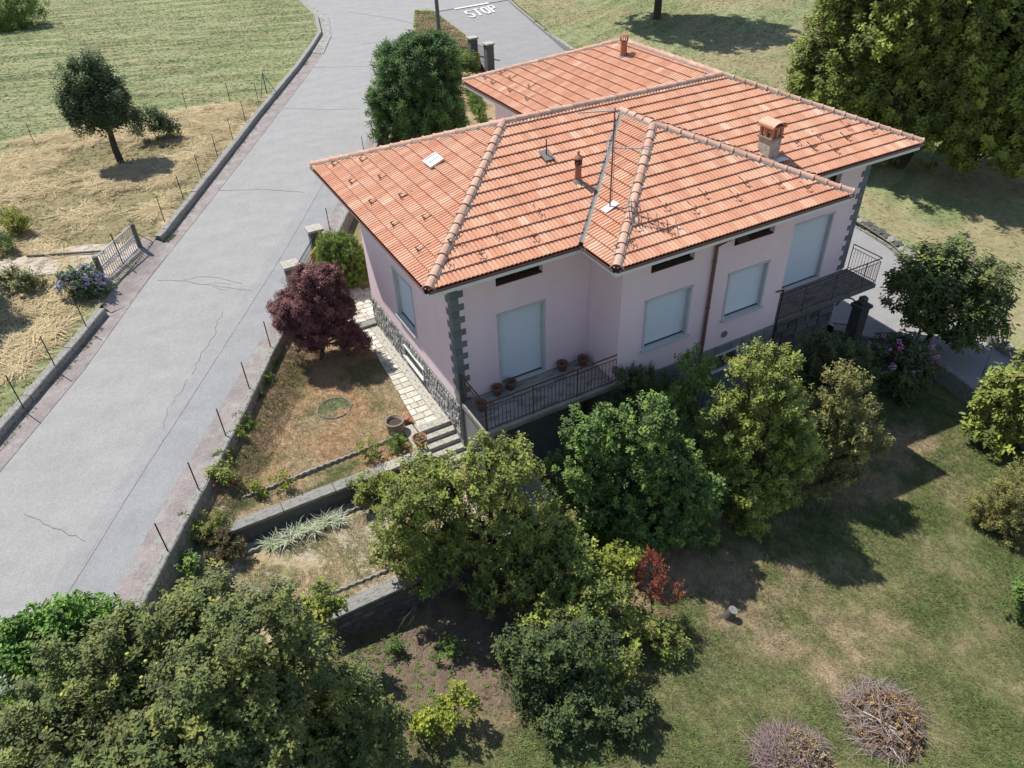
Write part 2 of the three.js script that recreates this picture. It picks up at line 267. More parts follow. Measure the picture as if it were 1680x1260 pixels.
struct('terrain', sheet([[-400, -400], [400, -400], [400, 400], [-400, 400]], () => -2.2, 50), std(lin(0.12, 0.13, 0.06)), 'rough grassy land under and far around the garden');
const fieldMat = zoneMat(fieldColor, -52, -90, 74, 2048, 0.05);
struct('meadow', zoneSheet([...fieldEdge, [12, -200], [-160, -200], [-160, 40], [-27.2, 40]], fieldY, 1.2, fieldMat), fieldMat, 'mown meadow with pale hay swaths beyond the road');
const eastMat = zoneMat(eastColor, 18, -66, 66, 2048, 0.05);
struct('meadow_east', zoneSheet([...driveR, [160, 30], [160, -200], [30.5, -200], [30.5, -60]], eastY, 1.5, eastMat), eastMat, 'short dry meadow on the far side of the driveway');
const lawnMat = zoneMat(lawnColor, -14, 0, 34, 2048, 0.05);
const lawnPoly = [[-11.2, 5.6], [-8.9, 4.3], [-6, 2.45], [1.3, 2.5], [1.3, -0.5], [17.2, -0.7], [18.5, 0.8], [18.45, 2.1], [18.1, 4], [17.5, 6.2], [16.9, 12], [16.9, 40], [-30, 40], [-20.3, 21.5]];
struct('lawn', zoneSheet(lawnPoly, lowY, 0.3, lawnMat), lawnMat, 'patchy dry and green lower lawn with bare soil');
const roadUV = (poly, y, s) => sheet(poly, () => y, 4, s);
const road = struct('road', roadUV([...roadL, [17, -100], [17.8, -76], [18.2, -66], [30.6, -63], [29.7, -50.6], [22.4, -50.3], ...roadR.slice().reverse()], RY, 5), M.asphalt, 'pale grey asphalt road running past the house');
{ // newer strip along the house side, cracks, stop marking
  const strip = roadR.slice(0, 9);
  mesh('asphalt_patch', sheet(band(strip, 0.0, -1.15), () => RY + 0.004, 4, 5), M.asphaltNew, road);
  mesh('asphalt_patch', sheet(band(strip.flatMap((p, i) => i < strip.length - 1 ? [0, 0.25, 0.5, 0.75].map((q) => [p[0] + (strip[i + 1][0] - p[0]) * q + 0.25 * (noise(i * 3 + q * 9, 1) - 0.5), p[1] + (strip[i + 1][1] - p[1]) * q]) : [p]), -1.16, -1.62), () => RY + 0.0035, 4, 5), M.asphaltOld, road);
  const r = mulberry(12);
  const crack = (pts, w, jt = 0.07) => { const p = []; for (let i = 0; i < pts.length - 1; i++) { const a = pts[i], b = pts[i + 1], n = Math.max(2, Math.round(Math.hypot(b[0] - a[0], b[1] - a[1]) / 0.18)); for (let k = 0; k < n; k++) p.push([a[0] + (b[0] - a[0]) * k / n + (r() - 0.5) * jt, a[1] + (b[1] - a[1]) * k / n + (r() - 0.5) * jt]); } p.push(pts[pts.length - 1]); const o = offset(p, w / 2), q = offset(p, -w / 2); mesh('crack', sheet([...o, ...q.reverse()], () => RY + 0.008, 5), M.crack, road); };
  crack([[-5.4, -14.2], [-4.6, -13.7], [-4.2, -13.2]], 0.014); crack([[-4.6, -13.7], [-3.9, -13.6], [-3.4, -13.2], [-2.7, -12.2]], 0.014); crack([[-4.3, -13.3], [-3.6, -12.6], [-2.9, -11.9], [-2.5, -11.5]], 0.014); crack([[-3.9, -12.9], [-3.6, -12.9], [-3.1, -12.4]], 0.01); crack([[-3.7, -12.6], [-3.5, -12.2], [-3.2, -12.1]], 0.009);
  crack([[-3.7, -10.6], [-4.1, -9.9], [-4.3, -9.2], [-4.9, -8.3], [-5.4, -7.3]], 0.011, 0.12); crack([[-5.5, -7.1], [-6.3, -5.9], [-6.6, -5.0]], 0.009, 0.12); crack([[-1.6, -21.6], [0.2, -20.6], [1.7, -19.2]], 0.022); crack([[4.3, -32], [6.3, -30.2], [8, -29.2]], 0.025);
  crack([[8.4, -39.5], [11.5, -37.6], [13.2, -36.8]], 0.03); crack([[-10.2, -3.4], [-8.9, -1.6]], 0.012); crack([...strip.slice(1).map((p) => [p[0] - 0.99, p[1] - 0.58])], 0.014, 0.012);
  crack(roadR.slice(1, 7).map((p) => [p[0] - 0.03, p[1] - 0.02]), 0.05, 0.03);
  crack([[16.3, -55], [18.4, -50.2], [19.1, -47.3]], 0.04); crack([[13.2, -43.5], [16.5, -43.3]], 0.03);
  mesh('stop_line', sheet([[24.1, -50.0], [24.2, -50.42], [27.7, -50.75], [27.62, -50.3]], () => RY + 0.012, 10), M.paint, road);
  // STOP, elongated lettering: strokes in letter space (x across 0..1, y up 0..1)
  const L = { S: [[0.9, 0.86, 0.6, 1], [0.6, 1, 0.3, 0.98], [0.3, 0.98, 0.1, 0.82], [0.1, 0.82, 0.16, 0.62], [0.16, 0.62, 0.82, 0.42], [0.82, 0.42, 0.92, 0.2], [0.92, 0.2, 0.7, 0.02], [0.7, 0.02, 0.35, 0], [0.35, 0, 0.08, 0.16]], T: [[0.02, 1, 0.98, 1], [0.5, 1, 0.5, 0]], O: [[0.5, 1, 0.2, 0.9], [0.2, 0.9, 0.06, 0.6], [0.06, 0.6, 0.06, 0.4], [0.06, 0.4, 0.2, 0.1], [0.2, 0.1, 0.5, 0], [0.5, 0, 0.8, 0.1], [0.8, 0.1, 0.94, 0.4], [0.94, 0.4, 0.94, 0.6], [0.94, 0.6, 0.8, 0.9], [0.8, 0.9, 0.5, 1]], P: [[0.1, 0, 0.1, 1], [0.1, 1, 0.7, 0.98], [0.7, 0.98, 0.92, 0.8], [0.92, 0.8, 0.7, 0.55], [0.7, 0.55, 0.1, 0.5]] };
  [...'STOP'].forEach((ch, k) => {
    const gs = L[ch].map(([x0, y0, x1, y1], si) => {
      const f = (x, y) => { const X = (k * 0.26 + x * 0.2) / 0.98; return [23.75 + X * 3.15 + y * 0.62, -46.35 - X * 0.75 - y * 2.45]; };
      const a = f(x0, y0), b = f(x1, y1), dx = b[0] - a[0], dz = b[1] - a[1], l = Math.hypot(dx, dz), w = 0.1, ex = dx / l * 0.05, ez = dz / l * 0.05, nx = -dz / l * w, nz = dx / l * w;
      return sheet([[a[0] - ex + nx, a[1] - ez + nz], [b[0] + ex + nx, b[1] + ez + nz], [b[0] + ex - nx, b[1] + ez - nz], [a[0] - ex - nx, a[1] - ez - nz]], () => RY + 0.012 + si * 0.0006, 10);
    });
    mesh('painted_letter', merge(gs), M.paint, road).userData.label = 'white painted letter ' + ch;
  });
}
struct('sidewalk_west', sheet([...roadL.slice(0, 9), ...[[9.1, -43.9], [6.6, -38.6]], ...kerbL2.slice(0, 4).reverse().map((p) => [p[0] - 0.1, p[1]]), [-5.4, -16.8], [-7.3, -13.4], ...kerbL.slice().reverse().map((p) => [p[0] - 0.1, p[1]])], () => RY + 0.012, 2, 3), M.brownAsphalt, 'reddish worn gutter strip on the meadow side of the road');
struct('sidewalk_far', sheet([[9.1, -43.7], [10.1, -42.6], [12.2, -47.3], [14.1, -53.7], [15.0, -62.4], [13.9, -62.6], [13.1, -54.3], [11.5, -48.2], [9.6, -44.3]], () => RY + 0.05, 2, 3), M.concrete, 'pale concrete gutter strip on the outside of the bend');
// retaining wall and footway on the house side
const copeR = offset([[-20.2, 22], [-12.0, 8.2], [-7.96, 1.27], [-6.91, -0.4], [-5.98, -1.85], [-4.5, -4.2], [-2.85, -7.0], [-1.97, -8.42], [-1.1, -9.95]], -0.02);
const copeR2 = [[0.75, -12.9], [2.9, -16.5], [6.0, -21.9], [9.3, -28], [14.2, -37]];
struct('sidewalk_east', sheet([...roadR.slice(0, 6), [-1.6, -10.2], [-0.9, -9.8], ...copeR.slice().reverse()], (x, z) => RY + 0.1 + 0.015 * (fbm(x * 2, z * 2, 2) - 0.5), 0.5, 3), M.brownAsphalt, 'cracked reddish asphalt footway beside the garden wall');
struct('sidewalk_gate', sheet([[-1.6, -10.2], [-0.34, -12.2], [2.02, -16.1], [5.19, -21.5], [8.42, -27.6], [13.5, -37], [14.2, -37], [9.3, -28], [6, -21.9], [2.9, -16.5], [0.9, -13.1], [-0.7, -9.9]], () => RY + 0.04, 1, 3), M.brownAsphalt, 'narrow footway in front of the pedestrian gate');
single('garden_wall', wallAlong(copeR, -0.2, 0.0, 0.4, RY + 0.13, 0.02, 3), M.concrete, 'low concrete retaining wall between the footway and the front garden', 'wall');
single('garden_wall', wallAlong(copeR2, 0, 0.2, 1.6, RY + 0.14, 0.02, 4), M.concrete, 'concrete garden wall along the road beyond the pedestrian gate', 'wall');
{ // kerb walls on the meadow side: stretches of coping blocks
  const build = (line, label) => { const t = thing('kerb_wall', label, 'wall', null, 'low kerb walls along the meadow');
    let acc = []; const segs = [];
    for (let i = 0; i < line.length - 1; i++) { const a = line[i], b = line[i + 1], L = Math.hypot(b[0] - a[0], b[1] - a[1]), n = Math.max(1, Math.round(L / 2)); for (let k = 0; k < n; k++) segs.push([[a[0] + (b[0] - a[0]) * (k + 0.004) / n, a[1] + (b[1] - a[1]) * (k + 0.004) / n], [a[0] + (b[0] - a[0]) * (k + 0.996) / n, a[1] + (b[1] - a[1]) * (k + 0.996) / n]]); }
    segs.forEach((s, i) => mesh('kerb_block', wallAlong(s, -0.02, 0.26, 2.7, RY + 0.3 + 0.02 * (R0() - 0.5), 0.02, i), M.concreteDark.userData.k ?? M.concrete, t)); void acc; };
  build(kerbL, 'low concrete kerb wall below the field gate'); build(kerbL2, 'low concrete kerb wall beyond the field gate up to the bend');
}
// house platform, upper terrace and middle terrace
const upY = (x, z) => 2.6 + 0.035 * (fbm(x * 1.2, z * 1.2, 3) - 0.5) + 0.25 * sm(-9, -24, z) + (z > -10 ? 0.3 * sm(1.0, 0.1, (x + 5.98) * 0.855 + (z + 1.85) * 0.52) : 0);
const upperMat = zoneMat(upperColor, -8, -13, 13, 1024, 0.035);
struct('upper_lawn', zoneSheet([[-7.0, -0.8], [-6.15, -2.0], [-4.75, -4.3], [-3.1, -7.1], [-2.2, -8.5], [-1.25, -10], [0.5, -12.8], [2.9, -16.5], [6, -21.9], [9.3, -28], [14.5, -37.4], [18.0, -35], [17.8, -30], [17.3, -12], [1.2, -7], [1.2, -2.3], [-0.25, -2.3], [-0.25, -0.95]], upY, 0.4, upperMat), upperMat, 'scorched brown lawn of the upper terrace beside the house');
const midMat = zoneMat(midColor, -9, -2, 11, 1024, 0.035);
const midY = (x, z) => 2.0 + 0.5 * sm(1.1, 0.1, (x + 5.98) * 0.855 + (z + 1.85) * 0.52) + 0.03 * (fbm(x * 1.3, z * 1.3, 3) - 0.5);
struct('middle_terrace', zoneSheet([[-10.2, 4.5], [-8.3, 1.2], [-7.1, -0.85], [2.2, -0.85], [2.2, 2.5], [-6, 2.5], [-8.6, 4.5]], midY, 0.3, midMat), midMat, 'gritty dry middle terrace between the two retaining walls');
struct('driveway', sheet([...driveR, ...driveL.slice().reverse()], (x, z) => yDrive(z) + (z < -47 ? 0.006 : 0), 1.5, 5), M.asphaltDark, 'grey asphalt driveway passing behind and beside the house');
const vergeY = (x, z) => RY + 0.04 + 0.25 * sm(0, 2.5, Math.min(z + 52, 3)) * sm(-36, -40, z);
struct('verge', zoneSheet([[21.07, -51.69], [22.31, -51.9], [22.4, -50.3], [21.6, -45.6], [20.9, -41.3], [19.4, -36.5], [18.0, -34.4], [14.2, -36.8], [17.2, -43.2], [19.0, -47.1]], (x, z) => RY + 0.03, 0.8, eastMat), eastMat, 'dry grass verge between the road and the driveway');
{ // low stone wall along the driveway's far side, and concrete wall under the lawn edge
  const line = [[24.8, -20], [24.55, -12], [24.25, -6], [24.05, -4.5], [23.55, -2.9], [22.4, -0.9]];
  const t = thing('driveway_wall', 'low rubble wall between the driveway and the shaded meadow', 'wall');
  for (let i = 0; i < line.length - 1; i++) { const a = line[i], b = line[i + 1], n = Math.max(1, Math.round(Math.hypot(b[0] - a[0], b[1] - a[1]) / 0.42)), an = Math.atan2(b[0] - a[0], b[1] - a[1]); for (let k = 0; k < n; k++) for (const lay of [0, 1]) { const p = [a[0] + (b[0] - a[0]) * (k + 0.5 * lay + 0.25) / n, a[1] + (b[1] - a[1]) * (k + 0.5 * lay + 0.25) / n]; const g = new THREE.DodecahedronGeometry(0.24, 0); g.scale(0.9 + 0.2 * R0(), 0.62 + 0.15 * R0(), 1.1 + 0.3 * R0()); g.rotateY(an + (R0() - 0.5) * 0.3); g.translate(p[0], yDrive(p[1]) + 0.06 + lay * 0.2 + R0() * 0.03, p[1]); mesh('wall_stone', g, R0() < 0.4 ? M.blackStone : M.concrete, t); } }
  single('lawn_wall', wallAlong(driveL.slice(8, 14), -0.02, 0.22, -1.2, 0.52, 0.02, 9), M.concrete, 'concrete wall holding the driveway above the shaded lawn', 'wall');
  single('kerb', wallAlong(driveR.slice(6, 14), -0.28, -0.02, -0.6, 0.78, 0.03, 11), M.concrete, 'low concrete kerb where the driveway bends past the broad-leaved tree', 'kerb');
  const line2 = [[29.9, -50.6], [28.8, -47], [27.3, -41.4], [26.7, -38.9], [25.4, -33], [24.9, -25]];
  const t2 = thing('kerb', 'pale kerb between the side road and the east meadow', 'kerb');
  for (let i = 0; i < line2.length - 1; i++) { const a = line2[i], b = line2[i + 1]; mesh('kerb_block', wallAlong([a, [a[0] + (b[0] - a[0]) * 0.997, a[1] + (b[1] - a[1]) * 0.997]], 0, 0.3, 1.5, Math.max(yDrive(a[1]), yDrive(b[1])) + 0.2, 0.02, i), M.concrete, t2); }
}
// jittered quad pieces over a rectangle: returns polygons in (a,b)
function pieces(w, h, cw, chh, jit, seed, gap) {
  const r = mulberry(seed), rows = Math.round(h / chh), out = []; let prev = null;
  const edges = []; for (let j = 0; j <= rows; j++) edges.push(j / rows * h);
  for (let j = 0; j < rows; j++) {
    let x = -r() * cw * 0.6; const cuts = [0]; while (x < w) { x += cw * (0.6 + 0.8 * r()); if (x > cw * 0.35 && x < w - cw * 0.35) cuts.push(x); } cuts.push(w);
    for (let i = 0; i < cuts.length - 1; i++) {
      const J = () => (r() - 0.5) * jit, x0 = cuts[i] + gap / 2, x1 = cuts[i + 1] - gap / 2, y0 = edges[j] + gap / 2, y1 = edges[j + 1] - gap / 2;
      if (x1 - x0 < 0.03) continue;
      out.push([[x0 + Math.abs(J()), y0 + Math.abs(J())], [x1 - Math.abs(J()), y0 + Math.abs(J())], [x1 - Math.abs(J()), y1 - Math.abs(J())], [x0 + Math.abs(J()), y1 - Math.abs(J())]]);
    }
  }
  void prev; return out;
}
const pavers = [[0.64, 0.625, 0.575], [0.58, 0.56, 0.505], [0.70, 0.68, 0.64], [0.52, 0.49, 0.43]].map((c) => std(lin(...c), { map: pavingMap, bumpMap: grain, bumpScale: 0.008 }));
{ // garden path: paving slabs and steps
  const path = struct('path', prism([[-0.06, -1.95], [0.86, -1.95], [0.86, -7.7], [0.28, -7.7]], 2.3, 2.645), M.concrete, 'pale stone paved path beside the house wall');
  const put = (x0, z0, w, h, y, poly, seed, conv) => pieces(w, h, 0.36, 0.27, 0.02, seed, 0.018).forEach((q, i) => {
    const p = q.map(([a, b]) => [x0 + a, z0 + b]); const cx = (p[0][0] + p[2][0]) / 2, cz = (p[0][1] + p[2][1]) / 2; let c = p; const P2 = polyArea(poly) < 0 ? poly.slice().reverse() : poly; if (conv) { for (let n = 0; n < P2.length && c.length > 2; n++) { const a = P2[n], b = P2[(n + 1) % P2.length], dx = b[0] - a[0], dz = b[1] - a[1]; c = clipHalf(c, dz, -dx, dz * a[0] - dx * a[1]); } if (c.length < 3 || Math.abs(polyArea(c)) < 0.012) return; } else if (!inPoly(cx, cz, poly)) return;
    mesh('paving_slab', prism(c, y - 0.03, y + 0.008 + 0.006 * R0(), 0.006), pavers[Math.floor(R0() * 4)], path); });
  put(-0.1, -7.7, 0.66, 5.75, 2.655, [[-0.08, -1.96], [0.56, -1.96], [0.56, -7.69], [0.28, -7.69]], 21, true);
  mesh('concrete_strip', prism([[0.57, -1.96], [0.85, -1.96], [0.85, -7.7], [0.57, -7.7]], 2.4, 2.668, 0.004), M.concretePale, path);
  mesh('step', rbx(0.72, 0.16, 0.32, 0.55, 2.69, -7.86), M.concrete, path);
  const up2 = [[0.2, -8.05], [0.9, -8.05], [2.6, -8.1], [3, -9.3], [1.2, -10.2], [0.4, -11.9], [-0.4, -10.9], [-0.2, -9.2]];
  mesh('path_bed', prism(up2, 2.5, 2.76), M.concrete, path);
  put(-0.8, -12, 4, 4, 2.78, up2, 22);
  const st = thing('garden_steps', 'five pale stone steps at the house corner', 'steps');
  for (let i = 0; i < 5; i++) mesh('step', rbx(1.02, 0.4, 0.42, 0.36 + i * 0.02, 2.66 - 0.135 * i - 0.2, -1.9 + 0.27 * i, 0.02), M.concretePale, st);
  single('step_flank', rbx(0.34, 0.5, 1.25, -0.36, 2.44, -1.5, 0.02), M.concretePale, 'pale concrete block flanking the garden steps', 'block');
}
{ // the two terrace walls with coping
  const w1 = thing('terrace_wall', 'upper terrace retaining wall with pale concrete coping', 'wall'); mesh('wall_body', bx(5.6, 1.0, 0.3, -3.0, 2.05, -0.86), M.blackStone, w1);
  for (let i = 0; i < 4; i++) mesh('coping', rbx(1.4, 0.1, 0.36, -5.12 + i * 1.412, 2.6 + 0.006 * (i % 2), -0.86, 0.02), i === 3 ? M.concretePale : M.concrete, w1);
  const w2 = thing('terrace_wall', 'lower terrace retaining wall above the bare soil', 'wall'); mesh('wall_body', bx(7.0, 2.0, 0.3, -2.0, 1.0, 2.5), M.blackStone, w2);
  pieces(4.6, 0.95, 0.3, 0.19, 0.03, 31, 0.02).forEach((q) => { const s = new THREE.Shape(q.map((p) => new THREE.Vector2(p[0], p[1]))); const g = new THREE.ExtrudeGeometry(s, { depth: 0.02 + 0.03 * R0(), bevelEnabled: true, bevelSize: 0.012, bevelThickness: 0.012, bevelOffset: -0.012, bevelSegments: 1 }); g.translate(-5.5, 1.0, 2.645); mesh('stone', g, [M.blackStone, M.barkGrey, M.concreteDark][Math.floor(R0() * 3)], w2); });
  for (let i = 0; i < 5; i++) mesh('coping', rbx(1.4, 0.09, 0.4, -4.8 + i * 1.408, 2.03 + 0.006 * (i % 2), 2.5, 0.02), M.concrete, w2);
  const w3 = thing('terrace_wall', 'stone wall below the steps at the front of the house', 'wall'); mesh('wall_body', bx(0.3, 2.4, 3.2, 1.55, 0.8, 0.95), M.blackStone, w3); mesh('coping', rbx(0.36, 0.08, 3.3, 1.55, 2.03, 0.95), M.concrete, w3);
  // wavy edging lines
  const edging = (name, label, a, b, y, h) => { const t = thing(name, label, 'edging', null, 'wavy concrete lawn edgings'); const L = Math.hypot(b[0] - a[0], b[1] - a[1]), n = Math.round(L / 0.6), ux = (b[0] - a[0]) / L, uz = (b[1] - a[1]) / L;
    for (let k = 0; k < n; k++) { const p = []; for (let i = 0; i <= 10; i++) { const s = (k + 0.01 + 0.98 * i / 10) * L / n, o = 0.022 * Math.sin(s * 2 * Math.PI / 0.2); p.push([a[0] + ux * s - uz * o, a[1] + uz * s + ux * o]); } mesh('edging_piece', prism([...offset(p, -0.028), ...offset(p, 0.028).reverse()], y - 0.1, y + h + 0.02 * R0(), 0.008), M.concrete, t); } };
  edging('lawn_edging', 'wavy concrete edging across the front of the brown upper lawn', [-5.5, -1.68], [-0.75, -1.86], 2.6, 0.1);
  edging('lawn_edging', 'wavy concrete edging below the ribbon grass on the middle terrace', [-7.0, -0.33], [0.8, -0.42], 2.0, 0.09);
  edging('lawn_edging', 'wavy concrete edging just above the lower terrace wall', [-6.0, 1.9], [-2.2, 2.0], 2.0, 0.08);
  const t = thing('lawn_border', 'straight thin concrete border along the planted roadside bed', 'edging'); const bl = [[-5.5, -1.72], [-4.16, -4.01], [-2.32, -6.73]];
  for (let i = 0; i < 2; i++) for (let k = 0; k < 3; k++) { const f = (s) => [bl[i][0] + (bl[i + 1][0] - bl[i][0]) * s, bl[i][1] + (bl[i + 1][1] - bl[i][1]) * s]; mesh('border_piece', wallAlong([f(k / 3 + 0.004), f(k / 3 + 0.329)], -0.035, 0.035, 2.4, 2.68, 0.015, i * 3 + k), M.concrete, t); }
  const ring = thing('flower_bed_ring', 'small ring of stones in the brown lawn', 'stone ring', [-1.92, 2.62, -4.12]);
  for (let k = 0; k < 26; k++) { if (k % 9 === 4 || k === 17) continue; const a = k / 26 * Math.PI * 2, g = new THREE.DodecahedronGeometry(0.032 + 0.016 * R0(), 0); g.scale(1.5, 0.7, 0.7); g.rotateY(-a + Math.PI / 2); g.translate(Math.cos(a) * (0.49 + 0.03 * R0()), 0.005, Math.sin(a) * 0.48); mesh('stone', g, M.concrete, ring); }
}

// ------------------------------------------------------------------ the house
const E = 8.2, SL = 0.385, RW = 8.9, RL = 16.79, BC = 4.19, BM = 12.04, BD = 1.48, KX = RL - RW, KZ = -14.28, HW = RW / 2, BH = (BM - BC) / 2, BX = (BC + BM) / 2;
const house = thing('house', 'pink two-storey house with orange tiled hip roof', 'house');
{
  const roof = part(house, 'roof');
  const R1 = [HW, -HW], R2 = [RL - HW, -HW], R3 = [RL - HW, KZ + HW], P = [BX, BD - BH], Q = [BX, -BH], VI = [KX, -RW], G = [RL, 0], GB = [RL, KZ], K = [KX, KZ];
  const X = [BX, -HW];
  // faces: convex plan pieces, eave origin, eave direction, up-slope direction (plan)
  const faces = [
    { polys: [[[0, 0], [0, -RW], R1]], o: [0, -RW], e: [0, 1], t: [1, 0] },
    { polys: [[[0, 0], [BC, 0], Q, X, R1], [[BM, 0], G, R2, X, Q]], o: [0, 0], e: [1, 0], t: [0, -1] },
    { polys: [[[BC, 0], [BC, BD], P, Q]], o: [BC, 0], e: [0, 1], t: [1, 0] },
    { polys: [[[BC, BD], [BM, BD], P]], o: [BC, BD], e: [1, 0], t: [0, -1] },
    { polys: [[[BM, BD], [BM, 0], Q, P]], o: [BM, BD], e: [0, -1], t: [-1, 0] },
    { polys: [[G, GB, R3, R2]], o: G, e: [0, -1], t: [-1, 0] },
    { polys: [[K, VI, R2, R3]], o: K, e: [0, 1], t: [1, 0] },
    { polys: [[GB, K, R3]], o: GB, e: [-1, 0], t: [0, 1] },
    { polys: [[VI, [0, -RW], R1, R2]], o: VI, e: [-1, 0], t: [0, 1] },
  ];
  const cs = 1 / Math.hypot(1, SL), TW = 0.232, TC = 0.355, TL = 0.41, RISE = 0.05, RIB = 0.046;
  const tones = [[0.61, 0.315, 0.20], [0.57, 0.275, 0.17], [0.64, 0.365, 0.245], [0.59, 0.30, 0.19], [0.53, 0.26, 0.17], [0.68, 0.44, 0.31], [0.58, 0.28, 0.17], [0.62, 0.34, 0.22]];
  const tmat = tones.map((c) => std(lin(...c), { map: tileMap, roughness: 0.88 }));
  const tmatV = std(0xffffff, { map: tileMap, vertexColors: true, roughness: 0.88 });
  // one tile in local (a across, b up-slope, n out): triangles
  const NP = 12, prof = (i) => RIB * [0, 0.8, 1, 1, 0.95, 0.75, 0, 0.8, 1, 1, 0.95, 0.75, 0][i];
  function tileTris() {
    const T = [];
    for (let i = 0; i < NP; i++) {
      const a0 = i / NP * TW, a1 = (i + 1) / NP * TW, h0 = prof(i), h1 = prof(i + 1);
      const A = [a0, 0, RISE + h0], B = [a1, 0, RISE + h1], C = [a1, TL, h1], D = [a0, TL, h0];
      T.push([A, B, C], [A, C, D]);
      const A2 = [a0, 0.004, RISE + h0 - 0.03], B2 = [a1, 0.004, RISE + h1 - 0.03]; T.push([A2, B2, B], [A2, B, A]);
      T.push([[a0, TL, h0 - 0.01], [a1, TL, h1 - 0.01], B2], [[a0, TL, h0 - 0.01], B2, A2]);
    }
    return T;
  }
  const TT = tileTris();
  const rt = mulberry(41), all = [], camP = camera.position, rest = [], restCol = [], restUv = [];
  const flat = (list, uv0) => { const g = new THREE.BufferGeometry(), p = [], u = []; for (const t of list) for (const v of t) { p.push(v[0], v[1], v[2]); u.push((v[0] + uv0[0]) * 0.9, (v[1] + uv0[1]) * 0.9); } g.setAttribute('position', new THREE.Float32BufferAttribute(p, 3)); g.setAttribute('uv', new THREE.Float32BufferAttribute(u, 2)); g.computeVertexNormals(); return g; };
  const shared = [0, 1, 2, 3, 4].map((k) => flat(TT, [k * 0.37, k * 0.61]));
  const same = (a, b) => Math.abs(a[2] - b[0]) + Math.abs(a[3] - b[1]) < 1e-6, isValley = (q, w) => [[[BC, 0], Q], [[BM, 0], Q], [VI, R2]].some(([a, b]) => (same(q, a) && same(w, b)) || (same(q, b) && same(w, a)));
  for (const F of faces) {
    const e3 = V(F.e[0], 0, F.e[1]), t3 = V(F.t[0] * cs, SL * cs, F.t[1] * cs), n3 = e3.clone().cross(t3); if (n3.y < 0) n3.negate();
    const o3 = V(F.o[0], E, F.o[1]);
    // polygon pieces in local coords
    const loc = F.polys.map((p) => p.map(([x, z]) => [(x - F.o[0]) * F.e[0] + (z - F.o[1]) * F.e[1], ((x - F.o[0]) * F.t[0] + (z - F.o[1]) * F.t[1]) / cs, x, z]).slice());
    for (const p of loc) if (polyArea(p) < 0) p.reverse();
    const a00 = Math.min(...loc.flat().map((q) => q[0])), am = Math.max(...loc.flat().map((q) => q[0])), bm = Math.max(...loc.flat().map((q) => q[1]));
    const mtx = new THREE.Matrix4().makeBasis(e3, t3, n3); 
    for (let r = 0; r * TC < bm; r++) for (let c = Math.floor(a00 / TW) - 1; c * TW < am; c++) {
      const b0 = r * TC - 0.04, a0 = c * TW + 0.02; let inside = false; const tri = []; let cnt = 0;
      for (const p of loc) {
        const ext = p;
        const cor = [[a0, b0 + 0.05], [a0 + TW, b0 + 0.05], [a0 + TW, b0 + TL], [a0, b0 + TL]];
        const hs = ext.map((q, i) => { const w = ext[(i + 1) % ext.length], dx = w[0] - q[0], dy = w[1] - q[1], l = Math.hypot(dx, dy), nx = dy / l, ny = -dx / l; const eave = Math.abs(dy) < 1e-6 && q[1] < 1e-6, val = isValley(q, w); return [nx, ny, nx * q[0] + ny * q[1] + (eave ? 0.06 : val ? -0.085 : -0.004)]; });
        if (cor.every((v) => hs.every((h) => h[0] * v[0] + h[1] * v[1] <= h[2]))) { inside = true; break; }
        for (const t of TT) { let q = t.map((v) => [v[0] + a0, v[1] + b0, v[2]]); for (const h of hs) { q = clipHalf(q, ...h); if (q.length < 3) break; } if (q.length >= 3) for (let i = 1; i < q.length - 1; i++) { tri.push([q[0], q[i], q[i + 1]].map((v) => [v[0] - a0, v[1] - b0, v[2]])); cnt++; } }
      }
      if (!inside && cnt < 3) continue;
      const m = mtx.clone(); const off = o3.clone().addScaledVector(e3, a0).addScaledVector(t3, b0).addScaledVector(n3, 0.02 + (rt() - 0.5) * 0.006); m.setPosition(off);
      const cen = off.clone().addScaledVector(e3, TW / 2).addScaledVector(t3, TC / 2), d = camP.clone().sub(cen), dist = d.length();
      const big = rt();
      const patch = noise(cen.x * 0.9, cen.z * 0.9 + cen.y);
      const tone = big < 0.03 ? 5 : [0, 3, 6, 7, 0, 2, 3, 1, 4][Math.floor((rt() * 0.8 + patch * 0.2) * 8.99)];
      all.push({ inside, tri, m, tone, rank: inside ? n3.dot(d) / dist / dist / dist : 0, n: 0.2 });
    }
  }
  all.sort((a, b) => b.rank - a.rank);
  all.forEach((q, i) => {
    if (i < 300) { const o = mesh('roof_tile', shared[i % 5], tmat[q.tone], roof); o.applyMatrix4(q.m); return; }
    const g = (q.inside ? shared[i % 5].clone() : flat(q.tri, [i % 7 * 0.2, i % 11 * 0.3])).applyMatrix4(q.m), c = tones[q.tone], n = g.attributes.position.count, col = new Float32Array(n * 3), k = 0.94 + 0.12 * rt();
    for (let j = 0; j < n; j++) { col[j * 3] = c[0] * k; col[j * 3 + 1] = c[1] * k; col[j * 3 + 2] = c[2] * k; }
    g.setAttribute('color', new THREE.Float32BufferAttribute(col, 3)); rest.push(g);
  });
  mesh('further_roof_tiles', mergeGeometries(rest), tmatV, roof).userData.kind = 'stuff';
  // deck below the tiles
  const deckG = []; for (const F of faces) for (const p of F.polys) {
    const y = ([x, z]) => E - 0.03 + SL * ((x - F.o[0]) * F.t[0] + (z - F.o[1]) * F.t[1]); const a = [];
    const c = p.slice(); if (polyArea(c) > 0) c.reverse();
    for (let i = 1; i < c.length - 1; i++) for (const q of [c[0], c[i], c[i + 1]]) a.push(q[0], y(q), q[1]);
    const g = new THREE.BufferGeometry(); g.setAttribute('position', new THREE.Float32BufferAttribute(a, 3)); g.setAttribute('uv', new THREE.Float32BufferAttribute(new Float32Array(a.length / 3 * 2), 2)); g.computeVertexNormals(); deckG.push(g); }
  mesh('roof_deck', mergeGeometries(deckG), M.deck, roof);
